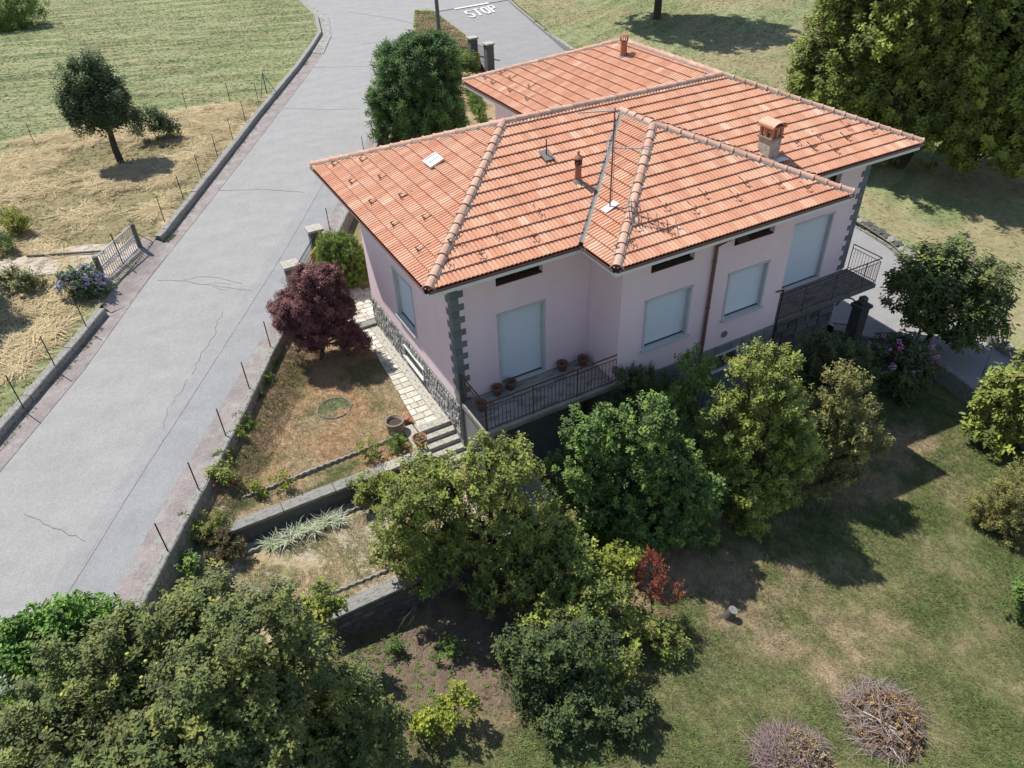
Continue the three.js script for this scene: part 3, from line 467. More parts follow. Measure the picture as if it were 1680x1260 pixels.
  // ridge and hip caps on mortar
  const yAt = ([x, z], up) => E + up; const hgt = SL * HW, hb = SL * BH;
  const lines = [[[0, 0], 0, R1, hgt], [[0, -RW], 0, R1, hgt], [R1, hgt, R2, hgt], [G, 0, R2, hgt], [R3, hgt, R2, hgt], [K, 0, R3, hgt], [GB, 0, R3, hgt], [[BC, BD], 0, P, hb], [[BM, BD], 0, P, hb], [P, hb, Q, hb]];
  const capL = 0.42, capG = [0, 1, 2].map((k) => {
    const p = [], u = [], idx = [], N = 8, rs = [0.135, 0.116, 0.11, 0.1], zs = [0, 0.035, 0.04, capL];
    for (let i = 0; i < 4; i++) for (let j = 0; j <= N; j++) { const a = Math.PI * j / N; p.push(-Math.cos(a) * rs[i], Math.sin(a) * rs[i] * 0.86, zs[i]); u.push(k * 0.3 + j * 0.05, zs[i] + k * 0.2); }
    for (let i = 0; i < 3; i++) for (let j = 0; j < N; j++) { const a = i * (N + 1) + j, b = a + N + 1; idx.push(a, a + 1, b, b, a + 1, b + 1); }
    const b0 = p.length / 3; for (let j = 0; j <= N; j++) { const a = Math.PI * j / N; p.push(-Math.cos(a) * 0.114, Math.sin(a) * 0.095, 0); u.push(j * 0.05, 0); } for (let j = 0; j < N; j++) idx.push(j, b0 + j, j + 1, j + 1, b0 + j, b0 + j + 1);
    let g = new THREE.BufferGeometry(); g.setAttribute('position', new THREE.Float32BufferAttribute(p, 3)); g.setAttribute('uv', new THREE.Float32BufferAttribute(u, 2)); g.setIndex(idx); g.computeVertexNormals(); return g; });
  const capM = [[0.58, 0.34, 0.24], [0.62, 0.38, 0.28], [0.50, 0.30, 0.22], [0.55, 0.36, 0.27]].map((c) => std(lin(...c), { map: tileMap, roughness: 0.9, side: THREE.DoubleSide }));
  const bed = []; const rc = mulberry(52);
  for (const [a, ha, b, hb2] of lines) {
    const A = V(a[0], E + ha + 0.03, a[1]), B = V(b[0], E + hb2 + 0.03, b[1]), d = B.clone().sub(A), L = d.length(); d.normalize(); const side = V(d.z, 0, -d.x).normalize().negate(), up = side.clone().cross(d).negate(); if (up.y < 0) up.negate();
    const m = new THREE.Matrix4().makeBasis(side, up, d); if (m.determinant() < 0) m.makeBasis(side.clone().negate(), up, d);
    const n = Math.floor((L - 0.02) / 0.36);
    for (let k = 0; k < n; k++) { const o = mesh('ridge_tile', capG[k % 3], capM[Math.floor(rc() * 4)], roof); const mm = m.clone(); mm.setPosition(A.clone().addScaledVector(d, k * L / n + 0.0).addScaledVector(up, 0.035 + rc() * 0.012).addScaledVector(side, (rc() - 0.5) * 0.015)); o.applyMatrix4(mm); }
    // mortar bed: lumpy strip on both sides
    const ns = Math.ceil(L / 0.12), p = [], idx = []; for (let k = 0; k <= ns; k++) { const s = A.clone().addScaledVector(d, Math.min(L, k * 0.12)), wl = 0.15 + 0.06 * rc(), wr = 0.15 + 0.06 * rc(); for (const [w, h] of [[-wl, -0.03 - 0.02 * rc()], [-0.12, 0.065], [0.12, 0.065], [wr, -0.03 - 0.02 * rc()]]) { const q = s.clone().addScaledVector(side, w).addScaledVector(up, h + (rc() - 0.5) * 0.015); p.push(q.x, q.y, q.z); } if (k) for (let j = 0; j < 3; j++) { const x = (k - 1) * 4 + j, y = k * 4 + j; idx.push(x, y, x + 1, x + 1, y, y + 1); } }
    let g = new THREE.BufferGeometry(); g.setAttribute('position', new THREE.Float32BufferAttribute(p, 3)); g.setIndex(idx); g = g.toNonIndexed(); g.computeVertexNormals(); g.setAttribute('uv', new THREE.Float32BufferAttribute(Float32Array.from({ length: g.attributes.position.count * 2 }, (_, i) => g.attributes.position.array[(i >> 1) * 3 + (i & 1) * 2]), 2)); bed.push(g);
  }
  for (const g of bed) mesh('mortar_bed', g, M.mortar, roof);
  // valleys
  for (const [a, b, h] of [[[BC, 0], Q, hb], [[BM, 0], Q, hb], [VI, R2, hgt]]) {
    const A = V(a[0], E + 0.075, a[1]), B = V(b[0], E + h + 0.075, b[1]), d = B.clone().sub(A).normalize(), s = V(d.z, 0, -d.x).normalize(), w = 0.11;
    const p = []; for (const [P0, k] of [[A, 0], [B, 1]]) for (const q of [-1, 0, 1]) p.push(P0.clone().addScaledVector(s, q * w).add(V(0, q ? 0.03 : 0, 0)));
    const idx = [0, 1, 3, 3, 1, 4, 1, 2, 4, 4, 2, 5]; const g = new THREE.BufferGeometry(); g.setAttribute('position', new THREE.Float32BufferAttribute(idx.flatMap((i) => p[i].toArray()), 3)); g.setAttribute('uv', new THREE.Float32BufferAttribute(idx.flatMap((i) => [p[i].x, p[i].z]), 2)); g.computeVertexNormals();
    const mt = M.lead; mt.side = THREE.DoubleSide; mesh('valley_flashing', g, mt, roof);
  }
  // eaves slab, fascia, gutters
  const out = [[0, 0], [BC, 0], [BC, BD], [BM, BD], [BM, 0], [RL, 0], [RL, KZ], [KX, KZ], [KX, -RW], [0, -RW]];
  const ins = (d) => [[d, -d], [BC + d, -d], [BC + d, BD - d], [BM - d, BD - d], [BM - d, -d], [RL - d, -d], [RL - d, KZ + d], [KX + d, KZ + d], [KX + d, -RW + d], [d, -RW + d]];
  mesh('eaves_slab', prism(ins(0.0), E - 0.2, E - 0.06), M.soffit, house);
  for (let i = 0; i < out.length; i++) {
    const a = out[i], b = out[(i + 1) % out.length], dx = b[0] - a[0], dz = b[1] - a[1], L = Math.hypot(dx, dz), s = new THREE.Shape(); s.moveTo(-0.075, 0.03); s.absarc(0, 0.0, 0.075, Math.PI, 2 * Math.PI, false); s.lineTo(0.075, 0.035); s.lineTo(0.066, 0.035); s.absarc(0, 0, 0.066, 0, Math.PI, true); s.lineTo(-0.066, 0.03);
    const g = new THREE.ExtrudeGeometry(s, { depth: L, bevelEnabled: false, curveSegments: 5 }); g.rotateY(Math.atan2(dx, dz)); const nx = -dz / L * -1, nz = dx / L * -1; void nx; void nz;
    const ox = dz / L, oz = -dx / L; const cx = (a[0] + b[0]) / 2, cz = (a[1] + b[1]) / 2; const sgn = inPoly(cx + ox * 0.2, cz + oz * 0.2, out) ? -1 : 1;
    g.translate(a[0] + ox * sgn * 0.035, E + 0.0, a[1] + oz * sgn * 0.035); mesh('gutter', g, M.gutter, house);
  }
  // snow guards: iron hooks in two staggered rows above the eaves
  const hookG = merge([bx(0.02, 0.012, 0.34, 0, 0.02, 0.1), tubeOf([V(0, 0.02, -0.07), V(0, 0.1, -0.09), V(0, 0.15, -0.05), V(0, 0.12, 0)], 0.011, 8, 4), tubeOf([V(-0.09, 0.07, -0.05), V(-0.06, 0.13, -0.09), V(0, 0.1, -0.09), V(0.06, 0.13, -0.09), V(0.09, 0.07, -0.05)], 0.011, 10, 4)]);
  const hook = (F, a, b) => { const e3 = V(F.e[0], 0, F.e[1]), t3 = V(F.t[0] * cs, SL * cs, F.t[1] * cs), n3 = e3.clone().cross(t3); if (n3.y < 0) n3.negate(); const x = t3.clone().negate().cross(n3).negate(); const m = new THREE.Matrix4().makeBasis(n3.clone().cross(t3), n3, t3); m.setPosition(V(F.o[0], E, F.o[1]).addScaledVector(e3, a).addScaledVector(t3, b).addScaledVector(n3, 0.075)); void x; const o = mesh('snow_guard', hookG, M.rustIron, roof); o.applyMatrix4(m); };
  for (let i = 0; i < 5; i++) { hook(faces[0], 0.95 + i * 1.62, 0.55); hook(faces[0], 1.75 + i * 1.55, 1.25); }
  for (const [a, b] of [[0.75, 0.62], [1.6, 0.55], [2.25, 1.0], [3.1, 0.62], [3.65, 1.35]]) hook(faces[1], a, b);
  for (const [a, b] of [[12.9, 0.95], [13.5, 0.6], [13.4, 1.3], [14.3, 0.95], [14.7, 1.4], [15.4, 0.95], [12.5, 1.3]]) hook(faces[1], a, b);
  for (const [a, b] of [[0.75, 0.6], [1.15, 1.0], [1.9, 0.6], [2.3, 1.35], [3.0, 1.0], [3.6, 1.35], [4.4, 1.0], [5.0, 1.35], [5.9, 1.0], [6.6, 0.6]]) hook(faces[3], a, b);
  hook(faces[2], 1.0, 0.5); for (const [a, b] of [[1.0, 0.6], [1.7, 0.55], [1.4, 1.15], [2.2, 1.1], [3, 0.6], [3.6, 1.15], [4.3, 0.6]]) hook(faces[6], a, b);
  // glass tile and its curb on the end slope
  { const sk = part(house, 'roof_light'); const m = new THREE.Matrix4().makeBasis(V(0, 0, 1), V(-SL * cs, cs, 0), V(cs, SL * cs, 0)); m.setPosition(2.35, E + SL * 2.35 + 0.15, -4.72);
    const f = mesh('frame', merge([bx(0.56, 0.05, 0.04, 0, 0, -0.2), bx(0.56, 0.05, 0.04, 0, 0, 0.2), bx(0.04, 0.05, 0.36, -0.26, 0, 0), bx(0.04, 0.05, 0.36, 0.26, 0, 0), bx(0.02, 0.045, 0.36, 0.0, 0.001, 0)]), M.flash, sk); f.applyMatrix4(m);
    const gl = mesh('pane', bx(0.48, 0.012, 0.36, 0, 0.0, 0), std(lin(0.62, 0.66, 0.7), { roughness: 0.15 }), sk); gl.applyMatrix4(m); }
  // chimneys
  { const c = part(house, 'chimney'), y = E + SL * 1.1; c.position.set(11.36, y, -1.12); c.scale.setScalar(0.8);
    const brick = std(lin(0.44, 0.20, 0.11), { map: tileMap });
    mesh('shaft', rbx(0.52, 0.95, 0.6, 0, 0.2, 0, 0.01), M.concretePale, c);
    mesh('flashing', merge([bx(0.86, 0.02, 0.3, 0, -0.03, 0.5).rotateX(0), bx(0.8, 0.02, 0.95, 0, -0.01, 0).rotateX(0.367).translate(0, 0.06, 0)]), M.flash, c);
    mesh('collar', rbx(0.62, 0.07, 0.7, 0, 0.7, 0, 0.01), M.mortar, c);
    for (const [x, z] of [[-0.22, -0.26], [0.22, -0.26], [-0.22, 0.26], [0.22, 0.26], [-0.22, 0], [0.22, 0], [0, 0.26], [0, -0.26]]) mesh('brick_pier', bx(0.1, 0.34, 0.1, x, 0.9, z), brick, c);
    mesh('cap_slab', rbx(0.68, 0.06, 0.76, 0, 1.1, 0, 0.01), brick, c);
    const hg = new THREE.CylinderGeometry(0.27, 0.27, 0.78, 14, 1, true, 0, Math.PI); hg.rotateX(Math.PI / 2); hg.rotateZ(Math.PI / 2); hg.scale(1.15, 0.55, 1); hg.translate(0, 1.14, 0); const cm = capM[1]; mesh('cap_tile', hg, cm, c); }
  { const c = part(house, 'flue_pipe'); c.position.set(5.25, E + SL * 1.84, -1.84); mesh('pipe', new THREE.CylinderGeometry(0.085, 0.095, 0.55, 14).translate(0, 0.28, 0), M.terracotta, c); mesh('mortar_collar', new THREE.CylinderGeometry(0.1, 0.22, 0.16, 12).translate(0, 0.06, 0), M.mortar, c);
    for (let k = 0; k < 8; k++) mesh('vent_slat', bx(0.02, 0.16, 0.035, 0.09, 0, 0).rotateY(k * Math.PI / 4).translate(0, 0.62, 0), M.rustIron, c); mesh('cowl', new THREE.LatheGeometry([[0.125, 0], [0.12, 0.03], [0.07, 0.08], [0.03, 0.1], [0.035, 0.17], [0.015, 0.2], [0, 0.2]].map((p) => new THREE.Vector2(...p)), 14).translate(0, 0.7, 0), M.terracotta, c); }
  { const c = part(house, 'vent_rod'); c.position.set(4.9, E + SL * 2.88, -2.88); mesh('pipe', new THREE.CylinderGeometry(0.018, 0.02, 0.55, 8).translate(0, 0.3, 0), M.rustIron, c); mesh('flashing', bx(0.3, 0.02, 0.4).rotateX(0.367).translate(0, 0.14, 0.02), M.lead, c); }
  { const c = part(house, 'rear_chimney'); c.position.set(11.68, E + SL * (11.68 - KX), -8.82); c.scale.set(0.78, 0.78, 0.78); mesh('pipe', new THREE.CylinderGeometry(0.14, 0.16, 0.75, 14).translate(0, 0.36, 0), M.terracotta, c); for (let k = 0; k < 10; k++) mesh('vent_slat', bx(0.03, 0.2, 0.04, 0.17, 0, 0).rotateY(k * Math.PI / 5).translate(0, 0.84, 0), M.terracotta, c); mesh('cowl', new THREE.CylinderGeometry(0.14, 0.23, 0.08, 14).translate(0, 0.98, 0), M.terracotta, c); mesh('mortar_collar', new THREE.CylinderGeometry(0.18, 0.32, 0.18, 12).translate(0, 0.04, 0), M.mortar, c); }
  // ---------------- walls
  const wall = part(house, 'wall'), O = 0.9;
  const wallUV = (g) => { const p = g.attributes.position, n = g.attributes.normal, u = g.attributes.uv; for (let i = 0; i < p.count; i++) { const ax = Math.abs(n.getX(i)), az = Math.abs(n.getZ(i)); u.setXY(i, (ax > az ? p.getZ(i) : p.getX(i)) / 4, p.getY(i) / 4); } return g; };
  const ext = (w, h, holes, dep = 0.3) => { const s = new THREE.Shape([[0, 0], [w, 0], [w, h], [0, h]].map((q) => new THREE.Vector2(...q))); for (const [x0, y0, x1, y1] of holes) s.holes.push(new THREE.Path([[x0, y0], [x0, y1], [x1, y1], [x1, y0]].map((q) => new THREE.Vector2(...q)))); return new THREE.ExtrudeGeometry(s, { depth: dep, bevelEnabled: false }); };
  const YB = 3.76, YT = E - 0.2;   // top of the stone base, underside of the eaves
  const putFront = (x0, x1, z, holes, nm, y0 = YB) => mesh(nm, wallUV(ext(x1 - x0, YT - y0, holes.map(([a, b, c, d]) => [a - x0, b - y0, c - x0, d - y0])).translate(x0, y0, z - 0.3)), M.plaster, wall);
  const D1 = [2.21, 3.95, 3.6, 6.3], A1 = [2.18, 7.18, 3.58, 7.64], W1 = [5.95, 4.7, 7.48, 6.28], W2 = [8.87, 4.7, 10.34, 6.22], A2 = [6.0, 7.12, 7.45, 7.6], A3 = [8.85, 7.12, 10.33, 7.6], D2 = [12.9, 3.65, 14.66, 6.06], A4 = [13.1, 7.05, 14.6, 7.5];
  putFront(O, 5.09, -O, [D1, A1], 'front_wall', 3.9); putFront(5.09, 11.14, BD - O, [W1, W2, A2, A3], 'bay_wall'); putFront(11.14, RL - O, -O, [D2, A4], 'front_wall', 3.6);
  mesh('bay_side_wall', wallUV(bx(0.3, YT - YB, BD - 0.01, 5.245, (YT + YB) / 2, -O + BD / 2 - 0.16)), M.plaster, wall);
  mesh('bay_side_wall', wallUV(bx(0.3, YT - YB, BD - 0.01, 10.985, (YT + YB) / 2, -O + BD / 2 - 0.16)), M.plaster, wall);
  { const LW = [3.79, 4.46, 5.22, 6.1]; const g = ext(RW - 2 * O - 0.62, YT - YB, [[RW - 0.0 - LW[2] - O - 0.31 - 0.0, LW[1] - YB, RW - LW[0] - O - 0.31, LW[3] - YB]]);
    g.rotateY(-Math.PI / 2); g.translate(O + 0.3, YB, -RW + O + 0.31); mesh('side_wall', wallUV(g), M.plaster, wall); }
  mesh('back_wall', wallUV(bx(KX + O - O - 0.02, YT - 2, 0.3, (KX + 2 * O) / 2 + 0.0, (YT + 2) / 2, -RW + O + 0.15)), M.plaster, wall);
  mesh('wing_wall', wallUV(bx(0.3, YT - 1.5, -KZ - RW, KX + O + 0.15, (YT + 1.5) / 2, (KZ - RW) / 2 + O)), M.plaster, wall);
  mesh('wing_wall', wallUV(bx(RW - 2 * O - 0.62, YT - 1, 0.3, KX + HW, (YT + 1) / 2, KZ + O + 0.15)), M.plaster, wall);
  mesh('end_wall', wallUV(bx(0.3, YT - 0, -KZ - 2 * O - 0.32, RL - O - 0.15, YT / 2, KZ / 2 - 0.15)), M.plaster, wall);
  // stone base
  const base = part(house, 'stone_base');
  const bs = std(lin(0.30, 0.30, 0.29), { map: stoneMap, bumpMap: grain, bumpScale: 0.02 });
  mesh('base_wall', merge([bx(0.3, 2.4, RW - 2 * O, O + 0.13, YB - 1.2, -RW / 2), bx(4.1, 4.4, 0.3, 2.95, 3.9 - 2.2, -O - 0.13), bx(6.07, 4.6, 0.3, 8.115, YB - 2.3, BD - O - 0.14), bx(0.28, 4.6, BD + 0.1, 5.23, YB - 2.31, -0.2), bx(0.28, 4.6, BD + 0.1, 11.0, YB - 2.31, -0.2), bx(4.7, 4.6, 0.3, 13.5, 3.6 - 2.3, -O - 0.14)]), bs, base);
  const smats = [[0.40, 0.40, 0.385], [0.28, 0.285, 0.285], [0.48, 0.47, 0.44], [0.22, 0.225, 0.23], [0.36, 0.34, 0.31]].map((c) => std(lin(...c), { map: stoneMap, bumpMap: grain, bumpScale: 0.015 }));
  const rs = mulberry(61);
  const stoneG = (q, dep) => new THREE.ExtrudeGeometry(new THREE.Shape(q.map((p) => new THREE.Vector2(p[0], p[1]))), { depth: dep, bevelEnabled: true, bevelSize: 0.012, bevelThickness: 0.012, bevelOffset: -0.012, bevelSegments: 1 });
  const CW = [3.42, 4.86 - 1.75, 5.0, 3.4];
  pieces(7.0, 1.12, 0.19, 0.14, 0.035, 62, 0.016).forEach((q) => { const cx = (q[0][0] + q[2][0]) / 2, cy = (q[0][1] + q[2][1]) / 2, zz = -0.95 - (7 - cx), yy = 2.62 + cy; if (zz < -3.4 && zz > -5.05 && yy > 2.98 && yy < 3.46) return; const g = stoneG(q, 0.015 + 0.02 * rs()); g.rotateY(-Math.PI / 2); g.translate(O - 0.02, 2.62, -7.95); mesh('stone', g, smats[Math.floor(rs() * 5)], base); });
  pieces(4.6, 2.6, 0.46, 0.32, 0.06, 63, 0.022).forEach((q) => { const g = stoneG(q, 0.02 + 0.03 * rs()); g.translate(11.3, 0.9, -O + 0.01); mesh('stone', g, [M.blackStone, smats[3], M.concreteDark][Math.floor(rs() * 3)], base); });
  pieces(6.0, 2.4, 0.62, 0.4, 0.02, 64, 0.012).forEach((q) => { const cx = (q[0][0] + q[2][0]) / 2 + 5.12, cy = (q[0][1] + q[2][1]) / 2 + 1.34; if (cx > 8.6 && cx < 9.9 && cy > 2.75 && cy < 3.5) return; const g = stoneG(q, 0.014 + 0.006 * rs()); g.translate(5.12, 1.34, BD - O + 0.01); mesh('stone', g, [M.quoin, M.quoin2, smats[1]][Math.floor(rs() * 3)], base); });
  // quoins
  const quoins = (x, z, sx, y0, nm) => { const n = Math.round((YT - y0 - 0.05) / 0.19); for (let k = 0; k < n; k++) { const lw = k % 2 ? 0.22 : 0.36, ld = k % 2 ? 0.36 : 0.22; mesh('quoin', rbx(lw, 0.184, ld, x + sx * (lw / 2 - 0.018), y0 + 0.095 + k * 0.19, z - ld / 2 + 0.018, 0.006), k % 3 ? M.quoin : M.quoin2, wall); } };
  quoins(O, -O, 1, 3.78); quoins(RL - O, -O, -1, 3.66);
  // openings
  const shutterG = (w, h) => { const s = new THREE.Shape(), n = Math.round(h / 0.055); s.moveTo(-0.02, 0); for (let k = 0; k < n; k++) { const y = h * k / n, y1 = h * (k + 1) / n; s.lineTo(0.0, y + 0.004); s.quadraticCurveTo(0.02, (y + y1) / 2, 0.0, y1 - 0.006); s.lineTo(-0.008, y1); } s.lineTo(-0.02, h); const g = new THREE.ExtrudeGeometry(s, { depth: w, bevelEnabled: false, curveSegments: 3 }); g.rotateY(-Math.PI / 2); g.translate(w / 2, 0, 0); g.rotateY(0); return g; };
  const opening = (nm, [x0, y0, x1, y1], z, sill, lip = 1) => { const g = part(house, nm), w = x1 - x0, h = y1 - y0; g.position.set((x0 + x1) / 2, y0, z);
    mesh('shutter', shutterG(w - 0.04, h - 0.02).translate(0, 0.01, -0.13), M.shutter, g);
    mesh('frame', merge([bx(0.07, h + 0.02, 0.2, -w / 2 + 0.02 - 0.03, h / 2, -0.08), bx(0.07, h + 0.02, 0.2, w / 2 + 0.01, h / 2, -0.08), bx(w + 0.14, 0.07, 0.2, 0, h + 0.025, -0.08)]), M.stoneTrim, g);
    mesh('sill', rbx(w + 0.16, 0.06, sill, 0, -0.02, sill / 2 - 0.2, 0.01), M.stoneTrim, g);
    mesh('bottom_bar', bx(w - 0.06, 0.035, 0.03, 0, 0.035, -0.115), M.darkFrame, g); return g; };
  opening('balcony_door', D1, -O, 0.24); opening('window', W1, BD - O, 0.3); opening('window', W2, BD - O, 0.3); opening('balcony_door', D2, -O, 0.24);
  { const g = opening('window', [-0.71, 0, 0.72, 1.64], 0, 0.3); g.position.set(O, 4.46, -4.5); g.rotation.y = -Math.PI / 2; }
  const curtainM = std(lin(0.16, 0.15, 0.10));
  const attic = ([x0, y0, x1, y1], z) => { const g = part(house, 'attic_window'), w = x1 - x0, h = y1 - y0; g.position.set((x0 + x1) / 2, y0, z);
    mesh('frame', merge([bx(w, 0.04, 0.05, 0, 0.02, -0.2), bx(w, 0.04, 0.05, 0, h - 0.02, -0.2), bx(0.04, h - 0.08, 0.05, -w / 2 + 0.02, h / 2, -0.2), bx(0.04, h - 0.08, 0.05, w / 2 - 0.02, h / 2, -0.2), bx(0.04, h - 0.08, 0.05, 0, h / 2, -0.2)]), M.darkFrame, g); mesh('curtain', bx(w - 0.02, h - 0.02, 0.012, 0, h / 2, -0.27), curtainM, g);
    for (const s of [-1, 1]) mesh('pane', bx(w / 2 - 0.06, h - 0.08, 0.006, s * w / 4, h / 2, -0.2), M.glass, g);
    mesh('sill', rbx(w - 0.01, 0.03, 0.17, 0, 0.014, -0.085, 0.008), M.rustIron, g); };
  attic(A1, -O); attic(A2, BD - O); attic(A3, BD - O); attic(A4, -O);
  { const g = part(house, 'open_vent_flap'); mesh('flap', bx(0.42, 0.03, 0.3).rotateX(0.5).rotateZ(-0.1).translate(8.95, 7.42, BD - O + 0.14), M.rustIron, g); }
  const cellar = (x, y, z, w, h, ry) => { const g = part(house, 'cellar_window'); g.position.set(x, y, z); g.rotation.y = ry; mesh('recess', bx(w, h, 0.02, 0, h / 2, 0.022), M.darkFrame, g); mesh('frame', merge([bx(w + 0.1, 0.05, 0.07, 0, h + 0.025, 0.04), bx(0.05, h, 0.07, -w / 2 - 0.025, h / 2, 0.04), bx(0.05, h, 0.07, w / 2 + 0.025, h / 2, 0.04)]), M.stoneTrim, g); mesh('sill', rbx(w + 0.1, 0.05, 0.12, 0, -0.026, 0.06, 0.01), M.stoneTrim, g); };
  cellar(O - 0.02, 3.06, -4.22, 1.5, 0.34, -Math.PI / 2); cellar(9.25, 2.86, BD - O, 1.05, 0.55, 0);
  mesh('air_vent', new THREE.CylinderGeometry(0.11, 0.11, 0.03, 18).rotateX(Math.PI / 2).translate(9.04, 4.14, BD - O + 0.016), M.lead, house);
  // downpipes
  { const z = BD - O + 0.07, g = part(house, 'downpipe'); mesh('pipe', merge([rod(V(8.15, 7.35, z), V(8.15, 1.2, z), 0.05, 0.05, 10), rod(V(8.15, 7.36, z), V(8.15, 8.1, BD - 0.03), 0.05, 0.05, 10)]), M.gutter, g); for (const y of [6.9, 5.4, 4.2]) mesh('bracket', new THREE.CylinderGeometry(0.062, 0.062, 0.04, 10).translate(8.15, y, z), M.gutter, g); }
  { const g = part(house, 'conduit'); mesh('pipe', merge([rod(V(11.2, 1.0, BD - O + 0.04), V(11.2, 5.0, BD - O + 0.04), 0.022), rod(V(11.2, 5.0, BD - O + 0.04), V(10.9, 5.03, BD - O + 0.04), 0.022)]), M.iron, g); }
  // balconies
  const railing = (parent, ax, az, bxx, bz, y) => { const L = Math.hypot(bxx - ax, bz - az), n = Math.round(L / 0.115), f = (s, yy) => V(ax + (bxx - ax) * s, yy, az + (bz - az) * s); const g = part(parent, 'railing');
    mesh('top_rail', rod(f(0, y + 0.98), f(1, y + 0.98), 0.02, 0.02, 6), M.rustIron, g); mesh('rail', rod(f(0, y + 0.84), f(1, y + 0.84), 0.012), M.rustIron, g); mesh('bottom_rail', rod(f(0, y + 0.09), f(1, y + 0.09), 0.014), M.rustIron, g);
    for (let k = 0; k <= n; k++) mesh(k % 12 ? 'baluster' : 'post', rod(f(k / n, y + (k % 12 ? 0.09 : 0)), f(k / n, y + (k % 12 ? 0.84 : 0.98)), k % 12 ? 0.008 : 0.017, k % 12 ? 0.008 : 0.017, 5), M.rustIron, g); };
  const b1 = part(house, 'balcony'); mesh('slab', rbx(4.16, 0.16, 1.56, 2.99, 3.81, -0.12, 0.01), M.concrete, b1); mesh('edge_trim', bx(4.2, 0.05, 0.06, 2.97, 3.9, 0.65), M.concretePale, b1); railing(b1, 0.97, 0.6, 5.05, 0.6, 3.89); railing(b1, 0.95, -0.85, 0.95, 0.57, 3.89);
  mesh('bracket_wall', bx(0.3, 2.6, 1.3, 1.1, 2.4, -0.2), bs, b1);
  const b2 = part(house, 'balcony'); mesh('slab', rbx(4.9, 0.15, 1.28, 13.62, 3.52, -0.25, 0.01), M.concreteDark, b2); railing(b2, 11.2, 0.36, 16.02, 0.36, 3.6); railing(b2, 16.03, -0.82, 16.03, 0.33, 3.6);
}
{ // aerial on the bay roof
  const a = thing('aerial', 'tall television aerial mast on the bay roof', 'aerial', [5.33, 8.64, -0.46]);
  mesh('mast', rod(V(0, 0, 0), V(0, 2.62, 0), 0.022, 0.018, 8), std(lin(0.14, 0.14, 0.145), { roughness: 0.5, metalness: 0.4 }), a); mesh('base_plate', bx(0.42, 0.02, 0.24).rotateZ(0.367).translate(0, 0.13, 0), M.flash, a);
  const yagi = (o, d, L, n, el, up) => { const s = V(d.z, 0, -d.x); mesh('boom', rod(o, o.clone().addScaledVector(d, L), 0.018), M.galv, a); for (let k = 0; k < n; k++) { const c = o.clone().addScaledVector(d, L * (k + 0.3) / n), w = up ? V(0, 1, 0) : s; mesh('element', rod(c.clone().addScaledVector(w, -el / 2), c.clone().addScaledVector(w, el / 2), 0.011, 0.011, 4), M.galv, a); } };
  yagi(V(0.06, 2.56, 0.05), V(-0.82, -0.06, -0.56).normalize(), 0.95, 14, 0.1, false);
  yagi(V(-0.1, 1.66, -0.08), V(0.78, 0, 0.62).normalize(), 1.05, 5, 0.42, false);
  for (const h of [-0.14, -0.06, 0.06, 0.14]) mesh('reflector_bar', rod(V(-0.1, 1.66 + h * 1.6, -0.08).add(V(0.25, 0, -0.3)), V(-0.1, 1.66 + h * 1.6, -0.08).add(V(-0.25, 0, 0.3)), 0.011, 0.011, 4), M.galv, a);
  mesh('cable', tubeOf([V(0.02, 2.4, 0.02), V(0.04, 1.2, 0.03), V(0.03, 0.1, 0.03)], 0.006, 10, 4), M.iron, a);
}

// ------------------------------------------------------------------ vegetation
function leafPush(P, o, d, n, L, W, fold) {
  const s = d.clone().cross(n).normalize(), at = (t, w, h) => o.clone().addScaledVector(d, t * L).addScaledVector(s, w * W).addScaledVector(n, h * W);
  const b = at(0, 0, 0), r1 = at(0.33, 0.5, fold), r2 = at(0.7, 0.4, fold * 0.8), t = at(1, 0, -0.15), l2 = at(0.7, -0.4, fold * 0.8), l1 = at(0.33, -0.5, fold);
  for (const q of [[b, r1, r2], [b, r2, t], [b, t, l2], [b, l2, l1]]) for (const v of q) P.push(v.x, v.y, v.z);
}
// a spray of leaves along a twig that points to +y
function spray(n, len, L, W, seed, { droop = 0.3, spread = 0.9, fold = 0.18 } = {}) {
  const r = mulberry(seed), P = [];
  for (let k = 0; k < n; k++) {
    const t = (k + 0.5 * r()) / n, a = k * 2.4 + r() * 0.8, out = V(Math.cos(a), 0, Math.sin(a));
    const d = out.clone().multiplyScalar(spread).add(V(0, 0.7 - droop * 1.2 + 0.4 * (r() - 0.5), 0)).normalize();
    const nn = V(0, 1, 0).addScaledVector(out, -0.35).add(V((r() - 0.5) * 0.7, 0, (r() - 0.5) * 0.7)); nn.addScaledVector(d, -nn.dot(d)).normalize();
    const o = V((r() - 0.5) * 0.25 * len, t * len, (r() - 0.5) * 0.25 * len).addScaledVector(out, 0.12 * len * (1 - t));
    leafPush(P, o, d, nn, L * (0.75 + 0.5 * r()), W * (0.75 + 0.5 * r()), fold);
  }
  const g = new THREE.BufferGeometry(); g.setAttribute('position', new THREE.Float32BufferAttribute(P, 3)); g.computeVertexNormals(); return g;
}
function leafMat(rough = 0.85, coat = 0.35, trans = 0.3) { return new THREE.MeshPhysicalMaterial({ color: 0xffffff, roughness: rough, transmission: trans, thickness: 0, clearcoat: coat, clearcoatRoughness: 0.38, side: THREE.DoubleSide }); }
const LM = { gloss: leafMat(0.9, 0.28, 0.3), soft: leafMat(0.95, 0.08, 0.35), matte: leafMat(0.98, 0.0, 0.2) };
